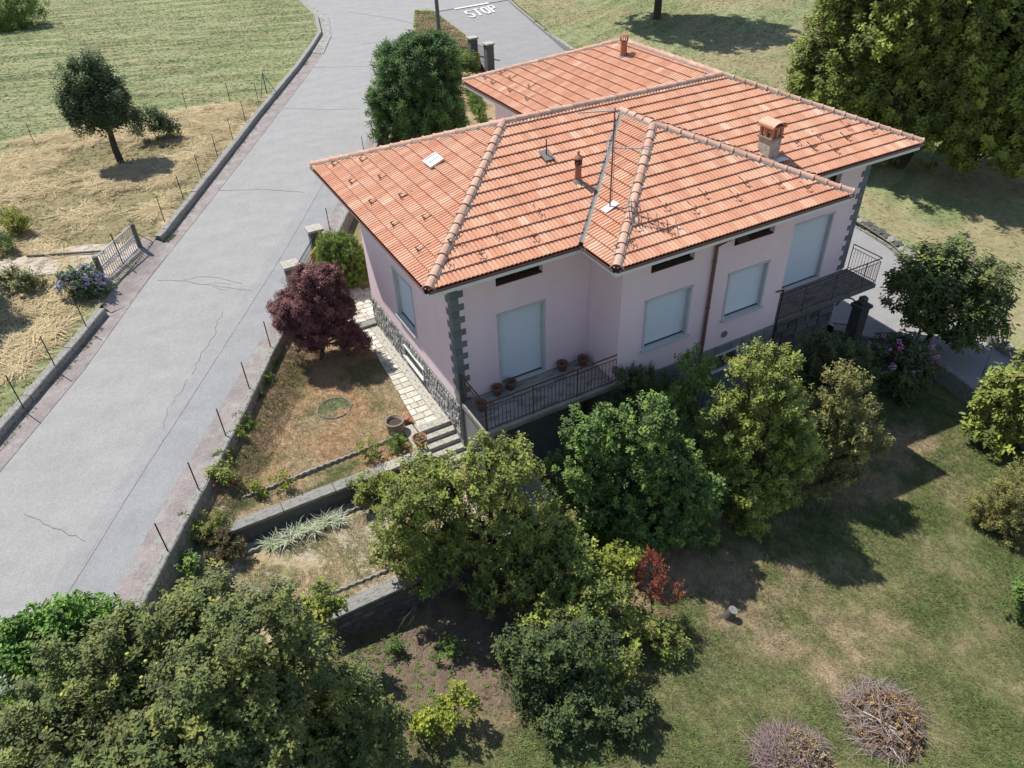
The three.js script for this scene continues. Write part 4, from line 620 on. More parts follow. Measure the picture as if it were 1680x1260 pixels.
const SP = {
  apple: spray(20, 0.34, 0.085, 0.043, 1, { droop: 0.45 }),
  pear: spray(17, 0.30, 0.075, 0.044, 3), laurel: spray(15, 0.26, 0.088, 0.05, 4, { droop: 0.2 }), small: spray(20, 0.24, 0.05, 0.03, 5, { droop: 0.1 }),
  walnut: spray(22, 0.7, 0.22, 0.10, 6, { droop: 0.4 }), far: spray(18, 0.55, 0.14, 0.07, 7), maple: spray(24, 0.24, 0.09, 0.03, 8, { droop: 0.6, spread: 1.2 }),
  needle: spray(26, 0.5, 0.24, 0.05, 9, { droop: 0.25, spread: 0.8, fold: 0.1 }), big: spray(10, 0.3, 0.17, 0.075, 10, { droop: 0.45 }), dense: spray(20, 0.2, 0.055, 0.028, 11, { droop: 0.0 }),
  red: spray(16, 0.26, 0.065, 0.022, 12, { droop: -0.2, spread: 0.5 }),
};
function tree(name, label, cat, base, y0, blobs, o) {
  const t = thing(name, label, cat, [base[0], y0, base[1]], o.group), r = mulberry(o.seed ?? 1), loc = blobs.map((b) => [b[0] - base[0], b[1] - y0, b[2] - base[1], b[3]]);
  const sub = loc, cnt = []; let tot = 0; for (const b of sub) { const n = Math.max(6, Math.round(o.dens * b[3] * b[3])); cnt.push(n); tot += n; }
  // wood
  const wood = [], cx = loc.reduce((s, b) => s + b[0], 0) / loc.length, cz = loc.reduce((s, b) => s + b[2], 0) / loc.length, ymin = Math.min(...loc.map((b) => b[1] - b[3] * 0.6)), ymax = Math.max(...loc.map((b) => b[1]));
  const fork = V(cx * (o.lean ?? 0.5), Math.max(0.25, ymin * 0.7 + 0.12 * ymax), cz * (o.lean ?? 0.5)), tr = o.tr ?? 0.1;
  const limb = (a, b, ra, rb, seg = 6) => { const m = a.clone().lerp(b, 0.5).add(V((r() - 0.5) * 0.15, 0.12 * a.distanceTo(b) * (r() - 0.2), (r() - 0.5) * 0.15)), c = new THREE.CatmullRomCurve3([a, m, b]); const pts = c.getPoints(4); for (let i = 0; i < 4; i++) { const q = (k) => ra + (rb - ra) * k / 4; wood.push(rod(pts[i], pts[i + 1].clone().add(pts[i + 1].clone().sub(pts[i]).multiplyScalar(0.04)), q(i), q(i + 1), seg)); } };
  if (!o.bush) { limb(V(0, -0.3, 0), fork, tr * 1.25, tr * 0.85, 9); }
  for (const b of loc) { const c = V(b[0], b[1], b[2]); limb(o.bush ? V((r() - 0.5) * 0.2, -0.1, (r() - 0.5) * 0.2) : fork, c, tr * 0.6, tr * 0.18);
    const n = o.twigs ?? 6; for (let k = 0; k < n; k++) { const d = V(r() - 0.5, r() - 0.25, r() - 0.5).normalize(); limb(c.clone().addScaledVector(d, -0.2 * b[3]), c.clone().addScaledVector(d, b[3] * (0.85 + 0.2 * r())), tr * 0.16, tr * 0.05, 4); } }
  mesh('trunk', merge(wood), o.bark ?? M.bark, t);
  // crown
  const im = new THREE.InstancedMesh(o.spray, o.mat ?? LM.soft, tot); im.name = 'crown'; im.userData.kind = 'stuff'; im.castShadow = im.receiveShadow = true;
  const up = V(0, 1, 0), q = new THREE.Quaternion(), q2 = new THREE.Quaternion(), m = new THREE.Matrix4(), s = V(1, 1, 1), col = new THREE.Color(); let k = 0;
  // lumpy clumps: each blob gets a few clump centres so the outline is uneven
  loc.forEach((b, bi) => {
    const nc = o.clumps ?? Math.max(9, Math.round(17 * Math.sqrt(b[3]))), cl = []; for (let i = 0; i < nc; i++) { const d = V(r() - 0.5, r() - 0.42, r() - 0.5).normalize(); cl.push([d.clone().multiplyScalar(b[3] * (0.35 + 0.62 * Math.sqrt(r()))), b[3] * (0.2 + 0.22 * r()) * (o.cs ?? 1), r()]); }
    for (let i = 0; i < cnt[bi]; i++) {
      const stray = r() < (o.stray ?? 0.22), c = stray ? [V(0, 0, 0), b[3] * 1.06, r()] : cl[Math.floor(r() * nc)], d = V(r() - 0.5, r() - 0.5 + (o.upb ?? 0.12), r() - 0.5).normalize(), rad = c[1] * Math.pow(r(), stray ? 0.3 : 0.5), p = V(b[0], b[1], b[2]).add(c[0]).addScaledVector(d, rad);
      if (p.y < 0.05 && !o.low) p.y = 0.05 + r() * 0.3;
      const dir = p.clone().sub(V(b[0], b[1] - b[3] * 0.6, b[2])).normalize().multiplyScalar(o.outw ?? 0.7)  .add(V((r() - 0.5) * 1.3, o.up ?? 0.6, (r() - 0.5) * 1.3)).normalize();
      q.setFromUnitVectors(up, dir); q2.setFromAxisAngle(up, r() * 6.28); q.multiply(q2); const sc = 0.7 + 0.55 * r(); s.set(sc, sc, sc); m.compose(p, q, s); im.setMatrixAt(k, m);
      const pal = o.cols, a = pal[Math.floor((0.55 * r() + 0.45 * c[2]) * pal.length * 0.999)], f = 0.62 + 0.75 * Math.pow(r(), 1.4); col.setRGB(a[0] * f, a[1] * f, a[2] * f); im.setColorAt(k, col); k++;
    }
  });
  t.add(im); return t;
}
const G_ = {
  apple: [[0.156, 0.197, 0.044], [0.202, 0.232, 0.054], [0.129, 0.171, 0.044], [0.256, 0.266, 0.059], [0.175, 0.213, 0.059]],
  plum: [[0.232, 0.299, 0.049], [0.290, 0.344, 0.056], [0.198, 0.255, 0.049], [0.348, 0.367, 0.071], [0.324, 0.290, 0.078]],
  laurel: [[0.128, 0.226, 0.037], [0.171, 0.281, 0.044], [0.104, 0.183, 0.037], [0.226, 0.336, 0.055]],
  light: [[0.251, 0.306, 0.041], [0.306, 0.350, 0.053], [0.206, 0.263, 0.041], [0.360, 0.374, 0.070]],
  pale: [[0.255, 0.257, 0.064], [0.316, 0.300, 0.086], [0.210, 0.222, 0.051], [0.361, 0.322, 0.103]],
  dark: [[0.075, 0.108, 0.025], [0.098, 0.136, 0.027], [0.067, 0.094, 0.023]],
  field: [[0.12, 0.175, 0.065], [0.15, 0.21, 0.075], [0.095, 0.145, 0.055], [0.19, 0.25, 0.10]],
  conifer: [[0.095, 0.198, 0.040], [0.121, 0.239, 0.045], [0.078, 0.157, 0.034], [0.155, 0.272, 0.051]],
  bright: [[0.169, 0.26, 0.029], [0.208, 0.305, 0.036], [0.137, 0.215, 0.029]],
  hedge: [[0.144, 0.294, 0.027], [0.175, 0.344, 0.035], [0.112, 0.237, 0.025], [0.231, 0.388, 0.050]],
  maple: [[0.21, 0.085, 0.085], [0.25, 0.11, 0.105], [0.17, 0.068, 0.07], [0.29, 0.14, 0.13]],
  walnut: [[0.233, 0.290, 0.038], [0.282, 0.337, 0.046], [0.181, 0.232, 0.035], [0.332, 0.367, 0.060]],
  magnolia: [[0.093, 0.141, 0.024], [0.132, 0.186, 0.029], [0.078, 0.111, 0.022], [0.186, 0.223, 0.043]],
  yellow: [[0.275, 0.325, 0.027], [0.338, 0.375, 0.037], [0.225, 0.275, 0.027]],
  undergrowth: [[0.085, 0.13, 0.03], [0.11, 0.16, 0.035], [0.07, 0.105, 0.028], [0.13, 0.18, 0.045]],
  rust: [[0.338, 0.085, 0.046], [0.403, 0.117, 0.058], [0.26, 0.065, 0.039], [0.312, 0.143, 0.078]],
};
const orchard = 'fruit trees and shrubs in the lower garden';
tree('field_tree', 'upright dark green tree standing alone in the hay', 'tree', [-5.15, -27.4], 3.42, [[-5.2, 5.7, -27.4, 1.0], [-5.9, 5.5, -27.2, 0.8], [-4.5, 5.5, -27.5, 0.8], [-5.2, 6.6, -27.3, 0.9], [-6.2, 6.2, -27.5, 0.6], [-5.31, 5.9, -27.4, 0.5], [-5.32, 6.52, -27.4, 0.47], [-5.33, 7.14, -27.4, 0.45], [-5.35, 7.76, -27.4, 0.42], [-4.87, 5.9, -27.1, 0.5], [-4.85, 6.52, -27.1, 0.47], [-4.83, 7.14, -27.1, 0.44], [-4.81, 7.76, -27.1, 0.42], [-5.74, 5.9, -27.6, 0.5], [-5.79, 6.52, -27.6, 0.47], [-5.84, 7.14, -27.6, 0.44], [-5.88, 7.76, -27.6, 0.4], [-4.44, 5.9, -27.5, 0.5], [-4.38, 6.52, -27.5, 0.46], [-4.33, 7.14, -27.5, 0.42], [-6.1, 5.9, -27.1, 0.5], [-6.17, 6.52, -27.1, 0.45], [-6.25, 7.14, -27.1, 0.41], [-4.99, 5.9, -28.2, 0.5], [-4.98, 6.52, -28.2, 0.46], [-4.97, 7.14, -28.2, 0.43], [-5.47, 5.9, -26.6, 0.5], [-5.49, 6.52, -26.6, 0.46], [-5.52, 7.14, -26.6, 0.42], [-4.2, 5.9, -27.0, 0.5], [-4.13, 6.52, -27.0, 0.42], [-6.37, 5.9, -27.5, 0.5], [-6.47, 6.52, -27.5, 0.42], [-4.6, 5.9, -26.5, 0.5], [-4.55, 6.52, -26.5, 0.44], [-4.76, 5.9, -27.7, 0.5], [-4.72, 6.52, -27.7, 0.47], [-4.69, 7.14, -27.7, 0.44], [-4.66, 7.76, -27.7, 0.41]], { spray: SP.far, dens: 150, cols: G_.field, tr: 0.15, up: 1.6, cs: 0.9, seed: 101, lean: 0.15, twigs: 2 });
tree('field_bush', 'low dark bush behind the lone field tree', 'bush', [-3.1, -29.5], 3.4, [[-3.3, 4.3, -29.5, 0.66], [-2.8, 4.1, -29.5, 0.44], [-2.3, 3.8, -29.6, 0.35]], { spray: SP.far, dens: 240, cols: G_.field, bush: true, tr: 0.05, seed: 102 });
tree('conifer', 'dense rounded conifer behind the house by the road', 'tree', [9.3, -22.7], 2.8, [[9.2, 5.55, -22.76, 1.70], [8.32, 6.5, -23.07, 1.01], [9.92, 6.7, -22.47, 1.12], [9.0, 7.2, -22.83, 0.61], [10.39, 7.25, -22.26, 0.50], [7.89, 4.44, -23.2, 1.13], [9.95, 4.26, -22.46, 1.29], [9.14, 3.8, -22.78, 1.29], [9.1, 7.6, -22.8, 0.3]], { spray: SP.needle, dens: 420, cols: G_.conifer, tr: 0.2, up: 0.3, outw: 1.0, cs: 1.15, clumps: 22, mat: LM.soft, seed: 103, twigs: 2 });
tree('round_bush', 'clipped round bright green bush beside the pedestrian gate', 'bush', [0.75, -10.9], 2.7, [[0.85, 3.75, -10.85, 0.85], [0.64, 4.1, -10.91, 0.62], [1.1, 3.4, -10.79, 0.68], [0.6, 3.3, -10.9, 0.7]], { spray: SP.dense, dens: 1900, cols: G_.bright, bush: true, tr: 0.05, cs: 1.1, stray: 0.5, seed: 104, twigs: 2, clumps: 30 });
tree('japanese_maple', 'dark red maple in the upper garden', 'tree', [-1.5, -6.95], 2.6, [[-1.3, 5.0, -6.84, 0.8], [-1.98, 4.5, -6.96, 0.66], [-0.83, 4.65, -6.73, 0.7], [-1.75, 3.85, -6.92, 0.75], [-0.95, 3.6, -6.76, 0.62], [-0.5, 3.3, -6.6, 0.42], [-0.76, 5.4, -6.71, 0.4], [-0.35, 3.1, -6.3, 0.36]], { spray: SP.maple, dens: 1150, cols: G_.maple, tr: 0.07, up: 0.35, mat: LM.matte, bark: M.barkGrey, seed: 105, twigs: 3 });
tree('plum_tree', 'spreading sparse fruit tree above the lower terrace wall', 'tree', [-0.6, 3.3], 0.95, [[-0.25, 5.6, 3.15, 0.4], [-1.72, 4.81, 2.61, 0.7], [-1.06, 4.83, 2.8, 0.63], [-0.29, 4.91, 3.13, 0.62], [0.31, 5.1, 3.48, 0.62], [-2.35, 4.26, 2.51, 0.54], [-1.46, 3.4, 2.68, 0.82], [-0.37, 3.4, 3.09, 0.89], [0.63, 3.52, 3.71, 0.66], [-2.39, 3.0, 2.5, 0.6], [-1.29, 2.4, 2.73, 0.79], [-0.17, 2.3, 3.2, 0.79], [0.61, 2.4, 3.7, 0.63], [1.18, 2.9, 4.19, 0.36], [-1.92, 2.3, 2.57, 0.57], [1.0, 3.0, 4.5, 0.6], [0.7, 2.2, 4.5, 0.62], [0.1, 1.9, 4.2, 0.55], [1.3, 2.2, 4.9, 0.5], [-0.6, 1.9, 3.9, 0.5]], { spray: SP.pear, dens: 420, cols: G_.plum, tr: 0.13, group: orchard, seed: 106, twigs: 9, cs: 1.0 });
tree('laurel_tree', 'dense glossy dark green tree in front of the balcony', 'tree', [3.6, 3.5], 0.7, [[2.7, 4.69, 2.72, 0.58], [3.87, 4.93, 3.48, 0.66], [2.53, 3.23, 2.63, 0.8], [3.6, 3.24, 3.28, 0.96], [4.29, 3.6, 3.85, 0.76], [2.7, 1.85, 2.72, 0.78], [3.93, 1.8, 3.54, 0.93], [4.57, 2.6, 4.14, 0.68], [3.5, 1.2, 3.4, 0.75], [3.2, 4.2, 3.1, 0.5], [4.6, 1.6, 4.1, 0.75], [5.0, 2.7, 4.3, 0.65], [5.2, 1.7, 4.3, 0.65]], { spray: SP.laurel, dens: 560, cols: G_.laurel, tr: 0.12, mat: LM.gloss, group: orchard, seed: 107, twigs: 4, cs: 1.1 });
tree('pear_tree', 'light yellow-green tree in front of the bay windows', 'tree', [7.2, 4.4], 0.4, [[6.67, 5.84, 3.72, 0.42], [7.23, 5.95, 4.24, 0.36], [6.94, 4.93, 3.96, 0.82], [6.47, 4.03, 3.55, 0.62], [7.51, 4.49, 4.54, 0.68], [7.02, 3.28, 4.03, 0.8], [6.48, 2.72, 3.57, 0.57], [7.54, 2.7, 4.57, 0.62], [7.84, 3.39, 4.94, 0.5], [7.0, 2.0, 4.2, 0.8], [7.6, 1.9, 4.6, 0.7], [6.4, 2.2, 3.7, 0.7], [7.2, 1.2, 4.4, 0.75], [8.2, 1.6, 4.5, 0.7], [8.3, 2.6, 4.4, 0.75], [8.0, 3.6, 4.0, 0.7]], { spray: SP.pear, dens: 470, cols: G_.light, tr: 0.1, mat: LM.gloss, group: orchard, seed: 108, twigs: 6 });
tree('pale_tree', 'pale dry-leaved tree at the edge of the house shadow', 'tree', [10.2, 4.4], 0.2, [[9.97, 4.06, 4.22, 0.56], [10.34, 2.9, 4.67, 0.7], [9.95, 2.73, 4.2, 0.7], [10.6, 2.37, 5.03, 0.42], [9.59, 2.84, 3.83, 0.55], [10.2, 2.0, 4.4, 0.7], [9.4, 1.8, 4.0, 0.8], [8.9, 2.6, 3.6, 0.7], [9.6, 1.2, 4.4, 0.7], [10.5, 1.2, 4.6, 0.6]], { spray: SP.pear, dens: 420, cols: G_.pale, tr: 0.08, group: orchard, seed: 109 });
tree('dark_tree', 'dark shaded tree under the right balcony', 'tree', [11.6, 2.0], 0.25, [[11.59, 3.08, 1.99, 0.73], [11.99, 3.07, 2.58, 0.81], [11.67, 1.93, 2.1, 0.71], [12.27, 2.57, 3.07, 0.58], [11.1, 2.4, 1.6, 0.6]], { spray: SP.pear, dens: 460, cols: G_.dark, tr: 0.09, group: orchard, seed: 110 });
tree('oleander', 'pink flowering oleander by the driveway wall', 'shrub', [16.2, 2.1], -0.05, [[16.09, 1.15, 2.0, 0.95], [15.83, 0.9, 1.59, 0.82], [16.36, 1.3, 2.46, 0.71], [16.17, 0.5, 2.3, 0.7]], { spray: SP.big, dens: 220, cols: G_.dark, bush: true, tr: 0.05, seed: 111 });
tree('magnolia', 'broad-leaved evergreen tree beside the driveway', 'tree', [18.5, 1.3], 0.3, [[18.87, 3.1, 1.15, 1.38], [18.38, 3.1, 0.3, 0.9], [19.3, 3.15, 2.01, 1.05], [18.31, 2.2, 0.2, 0.71], [19.25, 2.0, 1.91, 1.1], [19.52, 2.6, 2.52, 0.76], [18.75, 1.9, 0.92, 0.88], [19.55, 1.6, 2.61, 0.72]], { spray: SP.big, dens: 230, cols: G_.magnolia, tr: 0.1, mat: LM.gloss, seed: 112 });
tree('edge_shrub', 'leafy light green shrub overhanging the driveway wall', 'shrub', [17.0, 6.0], -0.1, [[16.7, 1.61, 5.43, 0.83], [16.89, 2.29, 5.82, 1.14], [16.76, 0.8, 5.55, 0.84], [17.11, 0.9, 6.36, 1.17]], { spray: SP.big, dens: 240, cols: G_.light, bush: true, tr: 0.06, mat: LM.soft, seed: 113 });
tree('edge_shrub', 'yellowish straggling shrub at the right lawn edge', 'shrub', [13.6, 8.0], 0.1, [[13.4, 0.95, 7.81, 0.8], [13.55, 1.5, 8.14, 0.85], [13.26, 0.35, 7.53, 0.45], [13.67, 0.5, 8.42, 0.7]], { spray: SP.small, dens: 520, cols: G_.pale, bush: true, tr: 0.05, seed: 114 });
tree('edge_shrub', 'small dark shrub low at the right frame edge', 'shrub', [11.2, 10.5], 0.25, [[11.19, 0.6, 10.46, 0.6], [11.05, 0.9, 10.11, 0.42], [11.3, 0.4, 10.79, 0.5]], { spray: SP.laurel, dens: 420, cols: G_.laurel, bush: true, tr: 0.04, seed: 115 });
tree('walnut_tree', 'huge spreading walnut tree beyond the driveway', 'tree', [30.5, -9.8], 1.6, [[28.68, 6.47, -12.56, 2.54], [30.24, 7.47, -10.59, 3.25], [31.58, 7.69, -8.41, 3.24], [32.51, 7.14, -6.43, 3.24], [28.66, 4.4, -12.59, 2.2], [30.25, 4.7, -10.57, 2.94], [31.61, 5.0, -8.35, 2.92], [32.71, 4.9, -5.91, 2.91], [29.6, 3.6, -11.2, 1.6], [31.42, 3.6, -8.69, 2.0], [32.46, 3.6, -6.55, 2.0], [33.12, 3.6, -4.73, 1.84], [27.66, 5.21, -13.63, 1.24], [29.52, 10.04, -11.57, 3.21], [31.24, 10.66, -9.0, 3.56], [34.5, 8.5, -7, 3.2], [35, 6, -4, 3], [35, 8, -2.5, 3], [33.5, 10, -5.5, 2.8]], { spray: SP.walnut, dens: 130, cols: G_.walnut, tr: 0.4, seed: 116, clumps: 40, stray: 0.25, twigs: 5 });
tree('meadow_tree', 'tree trunk standing in the far meadow with its shadow', 'tree', [35.3, -36.6], 3.3, [[34.79, 9.47, -37.0, 2.6], [36.72, 8.67, -35.39, 2.6], [33.21, 8.73, -38.14, 2.6], [35.18, 11.35, -36.69, 3.0], [38.15, 9.6, -34.02, 2.2], [31.6, 8.9, -36.5, 1.9], [33.5, 10.8, -34.2, 2.3], [36.5, 11.2, -33.6, 2.2]], { spray: SP.walnut, dens: 75, cols: G_.walnut, tr: 0.26, seed: 117, lean: 0.1 });
tree('apple_tree', 'big apple tree crown beside the road wall', 'tree', [-8.0, 4.9], 1.2, [[-6.62, 5.66, 4.42, 0.75], [-7.65, 5.7, 4.54, 0.75], [-8.68, 5.8, 4.89, 0.85], [-7.99, 4.35, 4.62, 1.04], [-9.25, 5.6, 5.5, 0.75], [-8.89, 4.17, 5.0, 0.95], [-6.2, 6.0, 4.44, 0.43], [-7.3, 4.9, 5.3, 0.9], [-8.6, 5.2, 5.7, 0.9]], { spray: SP.apple, dens: 430, cols: G_.apple, tr: 0.12, mat: LM.soft, group: orchard, seed: 118, twigs: 8 });
tree('apple_tree', 'sprawling apple tree crown nearest the bare soil', 'tree', [-5.6, 6.2], 1.1, [[-5.81, 6.67, 6.06, 0.68], [-6.47, 6.1, 6.24, 0.9], [-5.37, 4.96, 6.01, 0.78], [-4.96, 3.7, 6.0, 0.8], [-7.18, 5.47, 6.58, 0.95], [-6.01, 3.9, 6.1, 1.05], [-4.74, 2.3, 6.01, 0.85], [-5.41, 7.0, 6.01, 0.4], [-6.5, 4.9, 6.9, 1.0], [-5.3, 3.2, 6.9, 0.9], [-8.1, 5.2, 6.9, 0.9]], { spray: SP.apple, dens: 430, cols: G_.apple, tr: 0.12, mat: LM.soft, group: orchard, seed: 119, twigs: 8 });
tree('laurel_bush', 'bright green laurel bush overhanging the road', 'bush', [-9.35, 2.9], 1.6, [[-8.84, 5.1, 2.82, 0.6], [-8.45, 4.75, 2.73, 0.52], [-9.34, 5.1, 2.98, 0.6], [-9.02, 4.4, 2.87, 0.75], [-9.68, 5.0, 3.11, 0.52], [-9.2, 3.6, 3.0, 0.7], [-9.6, 4.3, 3.3, 0.6]], { spray: SP.laurel, dens: 800, cols: G_.hedge, bush: true, tr: 0.06, mat: LM.gloss, cs: 1.15, seed: 120 });
tree('young_tree', 'young light green tree at the lower terrace wall', 'tree', [-4.6, 3.25], 1.15, [[-4.49, 3.17, 3.18, 0.34], [-4.85, 2.6, 3.17, 0.36], [-4.31, 3.45, 3.19, 0.27], [-4.6, 2.9, 3.3, 0.3]], { spray: SP.laurel, dens: 420, cols: G_.light, tr: 0.035, group: orchard, seed: 121 });
tree('yellow_shrub', 'yellow-green shrub beside the red-leaved tree', 'shrub', [2.1, 5.0], 0.75, [[2.08, 2.4, 4.96, 0.38], [1.98, 2.0, 4.89, 0.32], [2.3, 2.65, 5.13, 0.23], [2.1, 1.5, 5.0, 0.35]], { spray: SP.laurel, dens: 420, cols: G_.yellow, bush: true, tr: 0.03, group: orchard, seed: 122 });
tree('yellow_shrub', 'yellow-green low shrub on the bare soil', 'shrub', [-3.0, 5.9], 1.05, [[-2.68, 1.75, 5.97, 0.4], [-3.15, 1.55, 5.86, 0.34], [-3.5, 1.4, 5.81, 0.25]], { spray: SP.laurel, dens: 330, cols: G_.yellow, bush: true, tr: 0.03, group: orchard, seed: 123 });
tree('red_tree', 'small rust-red leaved tree on the lower lawn', 'tree', [2.75, 5.75], 0.72, [[2.67, 2.28, 5.64, 0.4], [2.87, 1.85, 5.82, 0.44], [2.48, 1.85, 5.48, 0.36], [2.6, 2.6, 5.58, 0.28]], { spray: SP.red, dens: 420, cols: G_.rust, tr: 0.04, mat: LM.matte, bark: M.barkGrey, up: 0.8, seed: 124, twigs: 10 });
tree('undergrowth_shrub', 'dark leafy shrub below the spreading fruit tree', 'shrub', [-0.3, 6.2], 0.9, [[-0.99, 2.2, 5.92, 0.6], [-0.26, 2.3, 6.24, 0.6], [0.26, 2.7, 6.57, 0.5], [-0.76, 1.35, 6.01, 0.6], [0.1, 1.4, 6.46, 0.6]], { spray: SP.pear, dens: 330, cols: G_.undergrowth, bush: true, tr: 0.05, group: orchard, seed: 125 });
tree('undergrowth_shrub', 'low dark shrub at the edge of the bare soil', 'shrub', [-0.9, 5.3], 0.95, [[-0.9, 1.4, 5.3, 0.5], [-0.4, 1.5, 5.0, 0.5], [0.0, 1.3, 5.9, 0.5], [-0.9, 1.2, 6.3, 0.5]], { spray: SP.pear, dens: 330, cols: G_.dark, bush: true, tr: 0.04, group: orchard, seed: 153 });
tree('undergrowth_shrub', 'shaded olive shrub behind the leafy one on the lower lawn', 'shrub', [0.9, 6.6], 0.85, [[0.7, 1.3, 6.5, 0.5], [1.2, 1.2, 6.4, 0.45], [0.3, 1.2, 6.9, 0.5]], { spray: SP.pear, dens: 330, cols: G_.plum, bush: true, tr: 0.04, group: orchard, seed: 154 });
tree('undergrowth_shrub', 'dark leafy shrub lowest on the lawn beside the yellow-green one', 'shrub', [-0.6, 7.1], 0.9, [[-0.6, 1.4, 7.1, 0.55], [-0.1, 1.3, 7.4, 0.5], [-1.0, 1.2, 7.2, 0.45]], { spray: SP.pear, dens: 330, cols: G_.undergrowth, bush: true, tr: 0.04, group: orchard, seed: 155 });
tree('undergrowth_shrub', 'small dark shrub at the bottom edge of the lawn', 'shrub', [0.45, 7.7], 0.85, [[0.45, 1.25, 7.7, 0.45], [0.85, 1.15, 7.6, 0.4], [0.2, 1.15, 8.0, 0.4]], { spray: SP.pear, dens: 330, cols: G_.dark, bush: true, tr: 0.04, group: orchard, seed: 156 });
tree('undergrowth_shrub', 'olive shrub between the fruit tree and the red tree', 'shrub', [1.6, 5.8], 0.8, [[1.42, 2.1, 5.66, 0.5], [0.93, 2.4, 5.37, 0.52], [1.92, 1.37, 6.04, 0.5], [2.45, 1.15, 6.56, 0.42]], { spray: SP.pear, dens: 330, cols: G_.plum, bush: true, tr: 0.05, group: orchard, seed: 126 });
tree('undergrowth_shrub', 'dark shrub at the foot of the glossy tree', 'shrub', [1.3, 4.1], 0.85, [[1.3, 1.5, 4.1, 0.6], [0.8, 1.6, 3.9, 0.5], [1.7, 1.3, 4.4, 0.5], [1.2, 2.1, 3.9, 0.4]], { spray: SP.pear, dens: 330, cols: G_.laurel, bush: true, tr: 0.04, group: orchard, seed: 150 });
tree('undergrowth_shrub', 'dark shrub at the foot of the yellow-green tree', 'shrub', [6.9, 2.6], 0.5, [[6.9, 1.3, 2.6, 0.7], [6.2, 1.2, 2.4, 0.6], [7.7, 1.2, 2.5, 0.6], [8.7, 1.4, 2.3, 0.7], [9.6, 1.5, 2.2, 0.7], [10.4, 1.3, 2.2, 0.7]], { spray: SP.pear, dens: 330, cols: G_.dark, bush: true, tr: 0.04, group: orchard, seed: 151 });
tree('undergrowth_shrub', 'leafy green shrub under the right side of the spreading fruit tree', 'shrub', [0.6, 5.6], 0.85, [[0.4, 2.0, 5.2, 0.6], [0.9, 1.7, 5.6, 0.6], [0.0, 1.7, 5.2, 0.55], [0.6, 1.2, 5.8, 0.6], [-0.3, 1.2, 5.7, 0.55], [1.1, 2.1, 5.2, 0.45]], { spray: SP.pear, dens: 380, cols: G_.plum, bush: true, tr: 0.04, group: orchard, seed: 152 });
tree('yew', 'dark yew shrub below the bay beside the balcony', 'shrub', [5.7, 1.3], 0.55, [[5.34, 3.75, 0.95, 0.6], [4.91, 3.3, 1.15, 0.46], [5.89, 3.7, 1.1, 0.49], [6.42, 3.5, 1.4, 0.5], [5.52, 2.9, 1.2, 0.65], [5.6, 1.9, 1.5, 0.8]], { spray: SP.small, dens: 620, cols: G_.dark, bush: true, tr: 0.06, mat: LM.matte, seed: 127 });
tree('elder_sapling', 'fresh green sapling by the brown downpipe', 'sapling', [6.35, 2.6], 0.5, [[6.2, 5.14, 2.33, 0.3], [6.44, 4.57, 2.52, 0.32], [6.56, 5.1, 2.64, 0.2], [6.11, 4.1, 2.25, 0.33], [6.3, 3.2, 2.5, 0.4]], { spray: SP.pear, dens: 420, cols: G_.bright, tr: 0.03, seed: 128 });
tree('hydrangea', 'blue flowering hydrangea beside the field gate', 'shrub', [-7.75, -13.9], 3.3, [[-7.71, 3.85, -14.0, 0.6], [-8.06, 3.9, -13.96, 0.5], [-7.47, 3.68, -14.02, 0.48]], { spray: SP.laurel, dens: 420, cols: G_.field, bush: true, tr: 0.03, seed: 129 });
tree('field_shrub', 'yellow-green shrub at the hay edge by the gravel track', 'shrub', [-9.9, -20.9], 3.4, [[-9.9, 4.03, -20.93, 0.55], [-9.69, 3.75, -20.95, 0.43]], { spray: SP.pear, dens: 330, cols: G_.yellow, bush: true, tr: 0.04, seed: 130 });
tree('field_shrub', 'small green shrub leaning at the left frame edge', 'shrub', [-10.4, -19.2], 3.4, [[-10.4, 3.9, -19.2, 0.4], [-10.2, 3.7, -19.1, 0.3]], { spray: SP.pear, dens: 330, cols: G_.laurel, bush: true, tr: 0.03, seed: 131 });
tree('field_shrub', 'grey-green rounded shrub beside the hydrangea', 'shrub', [-9.7, -15.4], 3.4, [[-9.8, 3.85, -15.4, 0.5], [-9.4, 3.75, -15.3, 0.35]], { spray: SP.pear, dens: 430, cols: G_.apple, bush: true, tr: 0.03, seed: 132 });
tree('hedge_bush', 'yellow-green bush at the far corner of the meadow', 'bush', [-9, -66], 3.4, [[-9.26, 4.63, -66, 1.85], [-7.86, 4.5, -66.04, 1.46], [-10.25, 3.9, -65.9, 1.4], [-12, 4.6, -67, 2]], { spray: SP.far, dens: 110, cols: G_.bright, bush: true, tr: 0.08, seed: 133 });
tree('garden_tree', 'leafy tree shading the dry grass west of the field gate', 'tree', [-12.6, -15.6], 3.4, [[-12.4, 7.2, -15.6, 1.4], [-12.6, 6.4, -14.2, 1.2], [-12.3, 6.2, -17, 1.1]], { spray: SP.far, dens: 240, cols: G_.field, tr: 0.12, seed: 134 });
tree('gate_bush', 'green bush behind the conifer near the rear gate', 'bush', [16.2, -32.2], 3.0, [[16.2, 3.5, -32.2, 0.8], [15.6, 3.3, -33, 0.6]], { spray: SP.far, dens: 240, cols: G_.bright, bush: true, tr: 0.05, seed: 135 });
[[15.3, -29.6], [14.6, -27.4], [14.2, -26.4], [13.5, -24.6]].forEach(([x, z], i) => tree('box_shrub', ['small clipped shrub nearest the rear gate in the back garden', 'second small clipped shrub of the back garden row', 'third small clipped shrub of the back garden row', 'last small clipped shrub of the row beside the roof edge'][i], 'shrub', [x, z], 2.8, [[x, 3.2, z, 0.42], [x - 0.2, 3.1, z + 0.5, 0.38]], { spray: SP.dense, dens: 700, cols: G_.bright, bush: true, tr: 0.03, group: 'small shrubs in the back garden', seed: 140 + i, twigs: 2 }));
